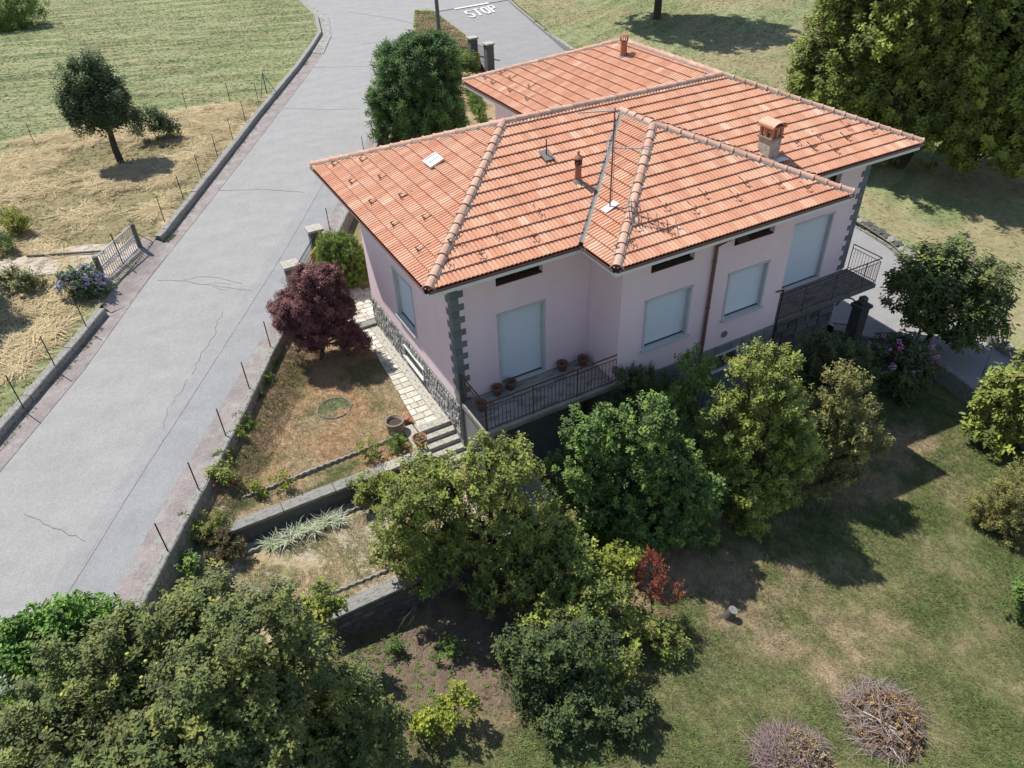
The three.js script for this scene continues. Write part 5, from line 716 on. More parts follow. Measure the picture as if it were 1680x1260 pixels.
// blossoms: small round heads scattered over a shrub
function blossoms(t, n, list, rad, cols, seed, geo) {
  const im = new THREE.InstancedMesh(geo, std(0xffffff, { roughness: 0.9 }), n), r = mulberry(seed), m = new THREE.Matrix4(), c = new THREE.Color(); im.name = 'blossoms'; im.userData.kind = 'stuff'; im.castShadow = im.receiveShadow = true;
  for (let i = 0; i < n; i++) { const b = list[Math.floor(r() * list.length)], d = V(r() - 0.5, r() * 0.6 + 0.05, r() - 0.5).normalize(), k = 0.7 + 0.6 * r(); m.compose(V(b[0], b[1], b[2]).addScaledVector(d, b[3] * (0.9 + 0.2 * r())).sub(t.position), new THREE.Quaternion().setFromEuler(new THREE.Euler(r() * 3, r() * 3, r() * 3)), V(rad * k, rad * k * 0.8, rad * k)); im.setMatrixAt(i, m); const a = cols[Math.floor(r() * cols.length)]; im.setColorAt(i, c.setRGB(...a)); }
  t.add(im);
}
const headG = (() => { const r = mulberry(5), P = []; for (let k = 0; k < 26; k++) { const d = V(r() - 0.5, r() - 0.5, r() - 0.5).normalize(), n = d.clone(), q = V(r() - 0.5, r() - 0.5, r() - 0.5).cross(d).normalize(); leafPush(P, d.clone().addScaledVector(q, -0.25), q, n, 0.6, 0.6, 0.1); } const g = new THREE.BufferGeometry(); g.setAttribute('position', new THREE.Float32BufferAttribute(P, 3)); g.computeVertexNormals(); return g; })();
const byName = (n) => scene.children.find((o) => o.name === n);
blossoms(byName('hydrangea'), 60, [[-7.71, 3.85, -14.0, 0.62], [-8.06, 3.9, -13.96, 0.52], [-7.47, 3.68, -14.02, 0.5]], 0.105, [[0.30, 0.34, 0.50], [0.36, 0.38, 0.52], [0.42, 0.36, 0.44], [0.28, 0.36, 0.48]], 71, headG);
blossoms(byName('oleander'), 46, [[16.09, 1.15, 2.0, 1.0], [16.36, 1.3, 2.46, 0.8], [15.9, 1.0, 1.6, 0.9]], 0.1, [[0.60, 0.28, 0.52], [0.55, 0.32, 0.55], [0.65, 0.22, 0.42]], 72, headG);
// apples and plums
const fruitG = new THREE.IcosahedronGeometry(1, 1);
function fruit(t, n, list, rad, cols, seed) { const r = mulberry(seed), mats = cols.map((c) => std(lin(...c), { roughness: 0.5 })); for (let i = 0; i < n; i++) { const b = list[Math.floor(r() * list.length)], d = V(r() - 0.5, r() * 0.5, r() - 0.2).normalize(), o = mesh('fruit', fruitG, mats[i % mats.length], t); o.position.set(b[0], b[1], b[2]).addScaledVector(d, b[3] * 0.95).sub(t.position); o.scale.setScalar(rad * (0.8 + 0.4 * r())); } }
fruit(byName('apple_tree'), 24, [[-6.62, 5.66, 4.42, 0.75], [-7.65, 5.7, 4.54, 0.75], [-8.68, 5.8, 4.89, 0.85]], 0.035, [[0.45, 0.5, 0.08], [0.4, 0.42, 0.1]], 81);
fruit(byName('apple_tree_001'), 30, [[-5.81, 6.67, 6.06, 0.68], [-5.37, 4.96, 6.01, 0.78], [-4.96, 3.7, 6.0, 0.8], [-6.01, 3.9, 6.1, 1.05]], 0.035, [[0.45, 0.5, 0.08], [0.4, 0.42, 0.1]], 82);

// ------------------------------------------------------------------ plants in the beds
const bladeClump = (n, L, W, seed, arch = 0.5) => { const r = mulberry(seed), P = []; for (let k = 0; k < n; k++) { const a = r() * 6.28, out = V(Math.cos(a), 0, Math.sin(a)), l = L * (0.7 + 0.5 * r()), w = W * (0.7 + 0.6 * r()), s = V(-out.z, 0, out.x); let p = out.clone().multiplyScalar(0.04 * r()), el = 1.35 - 0.5 * r(); const pts = [p.clone()]; for (let i = 0; i < 4; i++) { p = p.clone().addScaledVector(out, Math.cos(el) * l / 4).add(V(0, Math.sin(el) * l / 4, 0)); el -= arch * (0.6 + 0.5 * r()); pts.push(p); } for (let i = 0; i < 4; i++) { const w0 = w * (1 - i / 4) / 2, w1 = w * (1 - (i + 1) / 4) / 2, A = pts[i].clone().addScaledVector(s, w0), B = pts[i].clone().addScaledVector(s, -w0), C = pts[i + 1].clone().addScaledVector(s, -w1), D = pts[i + 1].clone().addScaledVector(s, w1); for (const q of [A, B, C, A, C, D]) P.push(q.x, q.y, q.z); } } const g = new THREE.BufferGeometry(); g.setAttribute('position', new THREE.Float32BufferAttribute(P, 3)); g.computeVertexNormals(); return g; };
const clumpG = [1, 2, 3].map((k) => bladeClump(46, 0.42, 0.024, 200 + k, 0.45)), clumpM = [[0.42, 0.46, 0.30], [0.34, 0.40, 0.24], [0.50, 0.52, 0.38]].map((c) => std(lin(...c), { side: THREE.DoubleSide, roughness: 0.8 })), agaveM = std(lin(0.17, 0.23, 0.19), { side: THREE.DoubleSide, roughness: 0.7 });
function clump(x, y, z, label, k, mat, sc = 1, group) { const m = single('grass_plant', clumpG[k % 3], mat, label, 'plant', group); m.position.set(x, y, z); m.rotation.y = k * 1.3; m.scale.setScalar(sc); }
for (let i = 0; i < 9; i++) clump(-5.0 + i * 0.23, 2.0, -0.28 + 0.06 * (i % 3), 'variegated ribbon grass in the row under the upper terrace wall', i, clumpM[i % 3], 1.1 + 0.08 * (i % 4), 'ribbon grass row under the upper terrace wall');
clump(-5.95, 2.7, -1.55, 'silvery striped grass beside the pink rose by the road wall', 1, clumpM[2], 0.95); clump(-5.7, 2.7, -1.75, 'striped grass tucked behind the silvery clump', 2, clumpM[0], 0.7);
clump(-6.75, 2.05, 0.1, 'grey-green spiky clump at the end of the lower edging', 0, agaveM, 1.15); clump(-7.15, 2.05, 0.55, 'grey-green spiky clump nearest the road wall', 1, agaveM, 1.05); clump(-6.4, 2.05, -0.05, 'grey-green spiky clump beside the heather', 2, agaveM, 0.95);
const bedShrub = (x, y, z, r, label, cols, sp = SP.dense, dens = 800, seed = 1, nm = 'bed_shrub') => tree(nm, label, 'shrub', [x, z], y, [[x, y + r * 0.75, z, r], [x + r * 0.5, y + r * 0.55, z + r * 0.3, r * 0.7]], { spray: sp, dens, cols, bush: true, tr: 0.02, seed, twigs: 3 });
bedShrub(-4.6, 2.78, -4.35, 0.27, 'round bright shrub by the road wall halfway along the bed', G_.bright, SP.dense, 900, 301);
bedShrub(-3.95, 2.75, -5.5, 0.2, 'bright shrub second up the roadside bed', G_.bright, SP.dense, 900, 302);
bedShrub(-3.55, 2.72, -6.1, 0.24, 'bright shrub third up the roadside bed', G_.bright, SP.dense, 900, 303);
bedShrub(-3.1, 2.7, -7.0, 0.22, 'bright shrub in the roadside bed near the red maple', G_.bright, SP.dense, 900, 304);
bedShrub(-2.6, 2.7, -7.9, 0.2, 'bright shrub in the shade of the red maple', G_.bright, SP.dense, 800, 305);
bedShrub(-5.15, 2.75, -3.3, 0.13, 'tiny sprout at the foot of the road wall', G_.light, SP.dense, 800, 306);
const rose = bedShrub(-5.6, 2.7, -2.35, 0.34, 'pink rose bush at the corner of the brown lawn', G_.plum, SP.pear, 260, 307, 'rose_bush');
blossoms(rose, 9, [[-5.6, 2.95, -2.35, 0.38]], 0.06, [[0.65, 0.10, 0.14], [0.7, 0.16, 0.2]], 308, headG);
bedShrub(-6.35, 2.3, -1.0, 0.42, 'mossy green heather mound at the end of the upper wall', G_.plum, SP.dense, 700, 309, 'heather');
bedShrub(-6.15, 2.1, -0.45, 0.42, 'brownish heather mound below the upper wall end', [[0.16, 0.13, 0.05], [0.19, 0.15, 0.05], [0.13, 0.12, 0.045]], SP.dense, 800, 310, 'heather');
bedShrub(-6.75, 2.6, -1.2, 0.3, 'leafy climber on the road wall beside a fence post', G_.light, SP.pear, 300, 311);
bedShrub(-2.3, 2.05, -0.42, 0.42, 'green shrub against the upper terrace wall', G_.plum, SP.pear, 330, 312);
bedShrub(-1.8, 2.05, -0.4, 0.42, 'yellow-green shrub against the upper terrace wall', G_.yellow, SP.dense, 600, 313);
bedShrub(-0.95, 2.6, -1.42, 0.22, 'fresh green plant beside the steps', G_.bright, SP.dense, 700, 314);
bedShrub(-1.8, 2.6, -1.5, 0.3, 'young rose standing on the upper wall border', G_.light, SP.pear, 120, 315);
bedShrub(-4.3, 2.62, -1.55, 0.24, 'thin sapling on the front border of the brown lawn', G_.yellow, SP.pear, 120, 316);
bedShrub(-4.9, 2.62, -1.75, 0.2, 'small sapling at the left end of the wavy edging', G_.yellow, SP.pear, 120, 317);
bedShrub(-7.6, 1.95, 1.3, 0.34, 'leafy weeds in the corner below the road wall', G_.plum, SP.pear, 260, 318);
bedShrub(-6.6, 2.0, 2.1, 0.4, 'yellowing bush on the middle terrace', G_.yellow, SP.pear, 180, 319);
bedShrub(-3.3, 1.1, 3.6, 0.22, 'weed patch at the foot of the lower wall', G_.laurel, SP.dense, 500, 320);
bedShrub(-2.2, 1.05, 4.2, 0.3, 'green weeds spreading over the bare soil', G_.laurel, SP.dense, 400, 321);
bedShrub(-7.35, 2.3, 0.75, 0.4, 'leafy plant hugging the road wall above the spiky clumps', G_.plum, SP.pear, 260, 331);
bedShrub(-6.95, 2.35, 0.0, 0.34, 'dark leafy plant at the road wall below the heather', G_.laurel, SP.pear, 260, 332);
bedShrub(-8.1, 2.2, 1.9, 0.5, 'leafy plant in the wall corner by the apple tree', G_.plum, SP.pear, 240, 333);
bedShrub(-4.85, 2.85, -3.85, 0.2, 'low leafy plant under the second fence post of the road wall', G_.light, SP.dense, 700, 334);
bedShrub(-5.45, 2.85, -2.9, 0.22, 'low leafy plant behind the pink rose', G_.plum, SP.dense, 700, 335);
bedShrub(-1.7, 2.6, -7.9, 0.35, 'dark low plant under the red maple', G_.dark, SP.dense, 600, 322);

// ------------------------------------------------------------------ grass, hay and weeds: nobody could count these
const tuftG = (n, h, w, seed, lie = 0.35) => { const r = mulberry(seed), P = []; for (let k = 0; k < n; k++) { const a = r() * 6.28, o = V(Math.cos(a) * 0.05 * r(), 0, Math.sin(a) * 0.05 * r()), b = r() * 6.28, hh = h * (0.6 + 0.7 * r()), tip = o.clone().add(V(Math.cos(b) * hh * lie * 2 * r(), hh * (1 - lie * 0.6 * r()), Math.sin(b) * hh * lie * 2 * r())), s = V(-Math.sin(b), 0, Math.cos(b)).multiplyScalar(w / 2); for (const q of [o.clone().add(s), o.clone().sub(s), tip]) P.push(q.x, q.y, q.z); } const g = new THREE.BufferGeometry(); g.setAttribute('position', new THREE.Float32BufferAttribute(P, 3)); g.computeVertexNormals(); return g; };
const grassM = std(0xffffff, { side: THREE.DoubleSide, roughness: 0.95 });
function scatter(name, label, n, geo, where, colorOf, yfn, seed, sc = [0.7, 1.4], flat = 0, mat = grassM) {
  const r = mulberry(seed), M4 = [], C = [], q = new THREE.Quaternion(), m = new THREE.Matrix4(); let tries = 0;
  while (M4.length < n && tries++ < n * 6) { const p = where(r); if (!p) continue; const k = sc[0] + (sc[1] - sc[0]) * r(); q.setFromEuler(new THREE.Euler((r() - 0.5) * flat, r() * 6.28, (r() - 0.5) * flat)); M4.push(m.compose(V(p[0], yfn(p[0], p[1]) - 0.004, p[1]), q, V(k, k * (p[2] ?? 1), k)).clone()); const c = colorOf(p[0], p[1], r); C.push(c); }
  const im = new THREE.InstancedMesh(geo, grassM, M4.length), col = new THREE.Color(); M4.forEach((x, i) => { im.setMatrixAt(i, x); im.setColorAt(i, col.setRGB(...C[i])); });
  im.name = numbered(name); im.castShadow = im.receiveShadow = true; im.userData = { kind: 'stuff', label, category: 'grass' }; scene.add(im);
}
const jit = (f, a = 0.75, b = 0.6) => (x, z, r) => { const c = f(x, z), k = a + b * r(), w = 0.9 + 0.2 * r(); return [c[0] * k * w, c[1] * k, c[2] * k]; };
const tG = tuftG(10, 0.055, 0.009, 1, 0.7), tD = tuftG(8, 0.04, 0.011, 2, 0.8), tF = tuftG(9, 0.07, 0.022, 3, 0.9), weed = spray(7, 0.05, 0.07, 0.045, 4, { droop: 0.5, spread: 1.4 });
const hayG = (() => { const r = mulberry(9), P = []; for (let k = 0; k < 7; k++) { let p = V((r() - 0.5) * 0.3, 0.015 + 0.05 * r(), (r() - 0.5) * 0.2), a = (r() - 0.5) * 0.9; for (let i = 0; i < 3; i++) { const d = V(Math.cos(a), (r() - 0.5) * 0.12, Math.sin(a)), e = p.clone().addScaledVector(d, 0.14), s = V(-d.z, 0, d.x).multiplyScalar(0.0036); for (const q of [p.clone().add(s), p.clone().sub(s), e.clone().sub(s), p.clone().add(s), e.clone().sub(s), e.clone().add(s)]) P.push(q.x, q.y, q.z); p = e; a += (r() - 0.5) * 0.6; } } const g = new THREE.BufferGeometry(); g.setAttribute('position', new THREE.Float32BufferAttribute(P, 3)); g.computeVertexNormals(); return g; })();
scatter('lawn_grass', 'short mixed green and dry grass of the lower lawn', 95000, tG, (r) => { const x = -5.5 + r() * 23, z = 2.75 + r() * 11; if (!inPoly(x, z, lawnPoly)) return null; const so = Math.exp(-(((x + 2) / 3) ** 2 + ((z - 4.3) / 1.9) ** 2)); return r() < so * 1.3 ? null : [x, z, 0.5 + 0.9 * fbm(x * 0.9 + 30, z * 0.9, 2)]; }, jit(lawnColor, 0.85, 0.6), lowY, 401);
scatter('clover_weeds', 'low green broad-leaved weeds in the lower lawn', 5200, weed, (r) => { const x = -5.5 + r() * 22, z = 2.75 + r() * 11; if (!inPoly(x, z, lawnPoly)) return null; return fbm(x * 0.22 + 3, z * 0.22 + 9, 3) * 0.45 + fbm(x * 0.9 + 30, z * 0.9, 3) * 0.55 > 0.5 + 0.14 * r() ? [x, z] : null; }, (x, z, r) => { const k = 0.8 + 0.5 * r(); return [0.11 * k, 0.145 * k, 0.04 * k]; }, lowY, 402, [0.4, 1.0]);
scatter('dry_grass', 'scorched short grass of the upper lawn', 14000, tD, (r) => { const x = -6.2 + r() * 6.3, z = -7.6 + r() * 6.6; return inPoly(x, z, [[-6.3, -1.05], [-5.6, -2.3], [-3.2, -6.6], [-2.3, -7.6], [0.2, -7.6], [0.0, -2.1], [-0.5, -1.05]]) ? [x, z] : null; }, jit(upperColor, 0.8, 0.6), upY, 403);
scatter('terrace_grass', 'sparse dry tufts on the middle terrace', 3200, tD, (r) => { const x = -7.5 + r() * 8.5, z = -0.2 + r() * 2.5; return inPoly(x, z, [[-8.4, 2.2], [-6.8, -0.2], [1.2, -0.2], [1.2, 2.2]]) && fbm(x * 1.4, z * 1.4, 3) > 0.46 ? [x, z] : null; }, jit((x, z) => mix3(OLIVE, DRY, noise(x * 3, z * 3)), 0.9, 0.6), midY, 404, [0.8, 1.8]);
scatter('bed_litter', 'leafy dry litter of the roadside bed', 5000, tG, (r) => { const t = r(), w = r(), a = [-6.0 + t * 3.9, -1.6 - t * 6.2]; return [a[0] + w * 0.75, a[1] + w * 0.45]; }, jit((x, z) => mix3(mix3(DRY, SOIL, noise(x * 5, z * 5)), OLIVE, sm(0.5, 0.7, noise(x * 2, z * 2))), 0.7, 0.6), upY, 405, [0.6, 1.2], 0.8);
scatter('meadow_grass', 'mown grass stubble of the meadow', 42000, tF, (r) => { const x = -22 + r() * 36, z = -80 + Math.pow(r(), 0.7) * 76; return inPoly(x, z, [...fieldEdge, [12, -100], [-30, -100], [-30, 20]]) ? [x, z] : null; }, jit(fieldColor, 0.85, 0.6), fieldY, 406, [0.7, 1.5]);
scatter('hay', 'loose pale hay swaths lying in the meadow', 19000, hayG, (r) => { const x = -13 + r() * 15, z = -34 + r() * 27; if (!inPoly(x + 0.6, z + 0.3, [...fieldEdge, [12, -100], [-30, -100], [-30, 20]])) return null; const a = z * 0.96 - x * 0.28, b = x * 0.96 + z * 0.28, w = 2.2 * fbm(x * 0.16, z * 0.16, 3), sw = fbm(b * 0.18 + w * 2, a * 0.75 + w * 3, 4); return sw > 0.47 + 0.12 * (r() - 0.5) ? [x, z] : null; }, (x, z, r) => { const k = 0.75 + 0.55 * r(); return [0.50 * k, 0.40 * k, 0.23 * k]; }, fieldY, 407, [0.8, 1.7], 0.3);
scatter('east_grass', 'dry grass of the east meadow', 26000, tF, (r) => { const x = 24 + r() * 26, z = -60 + r() * 62; return inPoly(x, z, [...driveR, [60, 30], [60, -80], [30.6, -80], [30.6, -60]]) ? [x, z] : null; }, jit(eastColor, 0.85, 0.55), eastY, 408, [0.7, 1.4]);
scatter('verge_grass', 'tall dry grass of the verge at the junction', 3500, tF, (r) => { const x = 14 + r() * 8.6, z = -52 + r() * 18; return inPoly(x, z, [[21.07, -51.4], [22.2, -50.3], [21.4, -45.6], [20.7, -41.3], [19.2, -36.5], [17.8, -34.6], [14.6, -37], [17.4, -43.2], [19.2, -47.1]]) ? [x, z] : null; }, jit((x, z) => mix3(DRY, OLIVE, noise(x * 0.8, z * 0.8)), 0.85, 0.5), (x, z) => RY + 0.03, 409, [1.2, 2.6]);
scatter('kerb_weeds', 'weeds and dry grass along the kerb walls', 2600, tG, (r) => { const L = r() < 0.5 ? kerbL : kerbL2.slice(0, 6), i = Math.floor(r() * (L.length - 1)), t = r(), s = (r() < 0.3 ? 0.42 : -0.2) + 0.2 * (r() - 0.5); const a = L[i], b = L[i + 1], l = Math.hypot(b[0] - a[0], b[1] - a[1]), x = a[0] + (b[0] - a[0]) * t - (b[1] - a[1]) / l * s, z = a[1] + (b[1] - a[1]) * t + (b[0] - a[0]) / l * s; return noise(x * 0.9, z * 0.9) > 0.55 || s < 0 ? [x, z] : null; }, jit((x, z) => mix3(OLIVE, GREEN, noise(x, z)), 0.9, 0.7), (x, z) => (RY + 0.0) + (x * 0 + 0.01), 410, [0.7, 1.5]);
scatter('soil_crumbs', 'clods and dead leaves on the bare soil', 5000, new THREE.TetrahedronGeometry(0.02, 0), (r) => { const x = -5 + r() * 6.5, z = 2.8 + r() * 3.8; return [x, z, 0.5]; }, (x, z, r) => { const k = 0.6 + 0.8 * r(); return mix3(SOIL, DRY, r() * 0.5).map((v) => v * k); }, lowY, 411, [0.5, 1.6], 3);

// ------------------------------------------------------------------ fences and gates
const postG = merge([bx(0.026, 1.2, 0.008, 0, 0.6, 0), bx(0.008, 1.2, 0.022, 0, 0.6, 0.014)]);
function post(x, y, z, label, group, h = 1, lean = [0, 0]) { const m = single('fence_post', postG, M.postIron, label, 'fence post', group); m.position.set(x, y - 0.04, z); m.rotation.set(lean[1], 1.05, lean[0]); m.scale.y = h; }
[[-8.88, -32.87], [-0.84, -33.69], [1.69, -34.1]].forEach(([x, z], i) => post(x, 3.42, z, ['rusty post at the edge of the green meadow behind the lone tree', 'rusty post in the meadow beyond the hay', 'rusty post in the meadow nearest the braced corner post'][i], 'posts across the meadow'));
[[3.12, -33.1], [1.63, -29.96], [0.38, -27.47], [-0.84, -25.39], [-2.09, -22.98], [-3.26, -20.87], [-4.38, -18.87]].forEach(([x, z], i) => post(x, 3.42, z, 'rusty fence post above the kerb, ' + ['farthest up the road', 'second from the braced corner', 'third from the braced corner', 'fourth from the braced corner', 'fourth from the field gate', 'second from the field gate', 'next to the field gate'][i], 'posts above the kerb beyond the gate', 1, [0.02 * ((i % 3) - 1), 0]));
[[-8.01, -11.63], [-9.07, -9.64], [-10.02, -7.9]].forEach(([x, z], i) => post(x, 3.42, z, 'rusty fence post above the kerb, ' + ['beside the hydrangea', 'middle one below the hydrangea', 'nearest the bottom of the road'][i], 'posts above the kerb below the gate', 1.02));
{ const t = thing('corner_post', 'green braced fence corner post in the meadow', 'fence post', [4.02, 3.42, -34.62]); const gm = std(lin(0.07, 0.12, 0.10), { roughness: 0.6 }); mesh('post', rod(V(0, 0, 0), V(0, 1.25, 0), 0.03), gm, t); mesh('brace', rod(V(0.02, 1.15, 0), V(0.55, 0, 0.3), 0.02), gm, t); mesh('brace', rod(V(-0.02, 1.15, 0), V(-0.5, 0, 0.55), 0.02), gm, t); }
[[-8.1, 1.49], [-7.07, -0.1], [-6.04, -1.8], [-4.98, -3.6], [-3.89, -5.44], [-2.76, -7.3]].forEach(([x, z], i) => post(x - 0.12, RY + 0.1, z - 0.05, 'thin rusty post on the garden wall, ' + ['beside the laurel bush', 'above the heather', 'above the pink rose', 'third from the red maple', 'second from the red maple', 'nearest the red maple'][i], 'posts on the garden wall', 0.86));
[[1.45, -14.5], [5.55, -21.6], [6.75, -23.5]].forEach(([x, z], i) => post(x, RY + 0.12, z, ['thin post on the wall under the roof corner', 'thin post on the wall at the conifer foot', 'thin post on the wall beside the conifer'][i], 'posts on the far garden wall', 0.86));
post(18.3, 0.5, 3.8, 'rusty leaning post on the driveway wall', null, 1.1, [-0.12, 0]);
// wires
for (const [pts, y, lab] of [[[[3.12, -33.1], [-4.38, -18.87]], 3.95, 'thin fence wire strung above the kerb']]) { const a = pts[0], b = pts[1]; single('fence_wire', merge([rod(V(a[0], y, a[1]), V(b[0], y, b[1]), 0.004, 0.004, 4), rod(V(a[0], y + 0.45, a[1]), V(b[0], y + 0.45, b[1]), 0.004, 0.004, 4)]), M.postIron, lab, 'wire'); }
function gate(t, a, b, y, h, mat, n, mid, th = 0.011) {   // bars between two points
  const f = (s, yy) => V(a[0] + (b[0] - a[0]) * s, yy, a[1] + (b[1] - a[1]) * s);
  for (const yy of [y + 0.06, y + h * 0.42, y + h * 0.58, y + h]) mesh('rail', rod(f(0, yy), f(1, yy), th * 1.5), mat, t);
  for (let k = 1; k < n; k++) mesh('bar', rod(f(k / n, y + 0.06), f(k / n, y + h), th, th, 5), mat, t);
  if (mid) { const d = V(b[0] - a[0], 0, b[1] - a[1]).normalize(), q = new THREE.Quaternion().setFromUnitVectors(V(1, 0, 0), d), N = Math.round(Math.hypot(b[0] - a[0], b[1] - a[1]) / 0.15); for (let k = 0; k < N; k++) { const p = f((k + 0.5) / N, y + h * 0.5); mesh('scroll', new THREE.TorusGeometry(0.06, 0.014, 4, 10).applyQuaternion(q).translate(p.x, p.y, p.z), mat, t); } }
}
{ const gm = std(lin(0.5, 0.5, 0.5), { roughness: 0.6, metalness: 0.1 }), t = thing('field_gate', 'grey metal double gate between round concrete posts at the field', 'gate');
  const A = [-7.13, -14.67], B = [-5.61, -16.89], C = [-6.37, -15.78]; gate(t, A, C, 3.45, 1.0, gm, 10, true, 0.016); gate(t, C, B, 3.45, 1.0, gm, 10, true, 0.016);
  for (const p of [A, B]) mesh('gate_post', new THREE.CylinderGeometry(0.1, 0.1, 1.25, 14).translate(p[0], 3.25 + 0.62, p[1]), M.concreteDark, t);
  mesh('drop_post', rod(V(C[0], 3.2, C[1]), V(C[0] - 0.02, 4.75, C[1] + 0.02), 0.028), M.postIron, t);
  mesh('stay', rod(V(B[0] + 0.02, 4.1, B[1]), V(B[0] + 0.55, 3.4, B[1] - 0.3), 0.015), M.postIron, t);
  struct('gravel_track', sheet([[-7.35, -14.4], [-5.5, -17.1], [-7.6, -18.3], [-11, -18.6], [-16, -18.6], [-16, -16.6], [-10.5, -16.9], [-8.6, -16.2]], (x, z) => 3.515 + 0.03 * fbm(x * 2, z * 2, 2), 0.6, 4), std(lin(1.55, 1.38, 1.26), { map: concreteMap, bumpMap: grain, bumpScale: 0.02 }), 'pale gravel track inside the field gate');
  struct('gate_apron', sheet([[-7.75, -13.6], [-5.35, -17.75], [-4.5, -17.0], [-4.9, -15.9], [-6.6, -12.9], [-7.2, -12.6]], (x, z) => RY + 0.02 + 0.28 * sm(1.0, 0.05, (x + 7.35) * 0.866 + (z + 14.0) * 0.5), 0.4, 3), M.brownAsphalt, 'worn apron in front of the field gate');
  single('timber_rail', rod(V(-6.9, 3.62, -17.0), V(-9.6, 3.58, -18.3), 0.045, 0.04, 8), M.barkGrey, 'pale timber pole lying along the gravel track', 'pole'); }
function pillar(t, x, z, y0, h, w, mat) { mesh('pillar', rbx(w, h, w, x, y0 + h / 2, z, 0.02), mat, t); mesh('cap', rbx(w + 0.14, 0.1, w + 0.14, x, y0 + h + 0.05, z, 0.02), M.concretePale, t); }
{ const t = thing('pedestrian_gate', 'iron gate between stone pillars behind the red maple', 'gate'); pillar(t, -1.15, -10.3, 2.5, 1.9, 0.46, M.concreteDark); pillar(t, 0.42, -12.6, 2.5, 1.9, 0.46, M.concreteDark); gate(t, [-0.85, -10.5], [0.32, -12.35], 2.95, 1.35, M.iron, 16, false);
  mesh('panel', prism([[-0.08, -11.75], [0.3, -12.35], [0.33, -12.33], [-0.05, -11.73]], 3.0, 3.9), M.yellow, t); mesh('lantern', bx(0.08, 0.16, 0.08, -0.9, 4.1, -10.55), M.galv, t); }
{ const t = thing('rear_gate', 'dark iron gate between rough stone pillars at the junction', 'gate'); pillar(t, 17.6, -33.4, 2.7, 2.2, 0.5, M.blackStone); pillar(t, 17.75, -31.4, 2.7, 2.2, 0.5, M.blackStone); gate(t, [17.62, -33.1], [17.73, -31.7], 2.95, 1.7, M.iron, 14, false); mesh('panel', bx(0.03, 0.9, 0.4, 17.66, 3.7, -32.75), M.yellow, t);
  single('boundary_wall', wallAlong([[14.6, -37.0], [17.3, -34.0]], -0.1, 0.2, 2.2, 3.55, 0.03, 8), M.blackStone, 'dark stone wall beside the rear gate', 'wall'); single('boundary_wall', wallAlong([[17.75, -31.0], [17.2, -20]], -0.1, 0.15, 1, 3.5, 0.03, 8), M.blackStone, 'low wall between the rear garden and the driveway', 'wall'); }
{ const t = thing('driveway_gate', 'small iron gate and stone pillar beside the driveway', 'gate'); mesh('pillar', rbx(0.44, 2.1, 0.44, 16.52, 1.15, -0.2, 0.03), M.blackStone, t); mesh('cap', rbx(0.56, 0.14, 0.56, 16.52, 2.27, -0.2, 0.03), M.blackStone, t); const s = new THREE.DodecahedronGeometry(0.2, 0); s.translate(16.52, 2.48, -0.2); mesh('cap_stone', s, M.blackStone, t);
  gate(t, [15.95, -0.75], [16.4, -0.32], 0.4, 1.0, M.iron, 7, false); mesh('arch', tubeOf([V(15.92, 2.15, -0.8), V(16.05, 2.45, -0.68), V(16.25, 2.5, -0.48), V(16.45, 2.25, -0.3)], 0.03, 12, 6), M.iron, t); }
{ const t = thing('driveway_gate', 'low iron railing gate standing open by the oleander', 'gate'); gate(t, [17.15, 0.5], [18.2, 1.25], 0.1, 1.15, M.iron, 10, false); mesh('post', rod(V(18.2, 0, 1.25), V(18.22, 1.6, 1.2), 0.04), M.iron, t); }
single('utility_pole', merge([rod(V(18, 3.2, -39.7), V(18, 12, -39.7), 0.15, 0.11, 12)]), M.barkGrey, 'weathered utility pole on the verge behind the conifer', 'pole');

// ------------------------------------------------------------------ pots, log, brush piles
const lathe = (pts, n = 22) => new THREE.LatheGeometry(pts.map((p) => new THREE.Vector2(...p)), n);
{ const t = thing('stone_planter', 'large round stone planter on the brown lawn', 'planter', [-0.71, 2.6, -2.08]); mesh('tub', lathe([[0, 0], [0.2, 0], [0.23, 0.05], [0.25, 0.25], [0.25, 0.4], [0.28, 0.42], [0.28, 0.48], [0.23, 0.48], [0.22, 0.36], [0, 0.34]]), M.pot, t); mesh('soil', lathe([[0.222, 0.38], [0.1, 0.4], [0, 0.4]]), M.soil, t); }
{ const t = thing('flower_pot', 'terracotta pot on the block beside the steps', 'pot', [-0.34, 2.69, -1.15]); mesh('pot', lathe([[0, 0], [0.13, 0], [0.18, 0.22], [0.21, 0.23], [0.21, 0.29], [0.18, 0.29], [0.17, 0.22], [0, 0.22]]), M.terracotta, t); mesh('soil', lathe([[0.172, 0.24], [0, 0.25]]), M.soil, t); const g = mesh('plant', bladeClump(16, 0.16, 0.03, 31, 0.6), std(lin(0.2, 0.2, 0.07), { side: THREE.DoubleSide }), t); g.position.y = 0.24; }
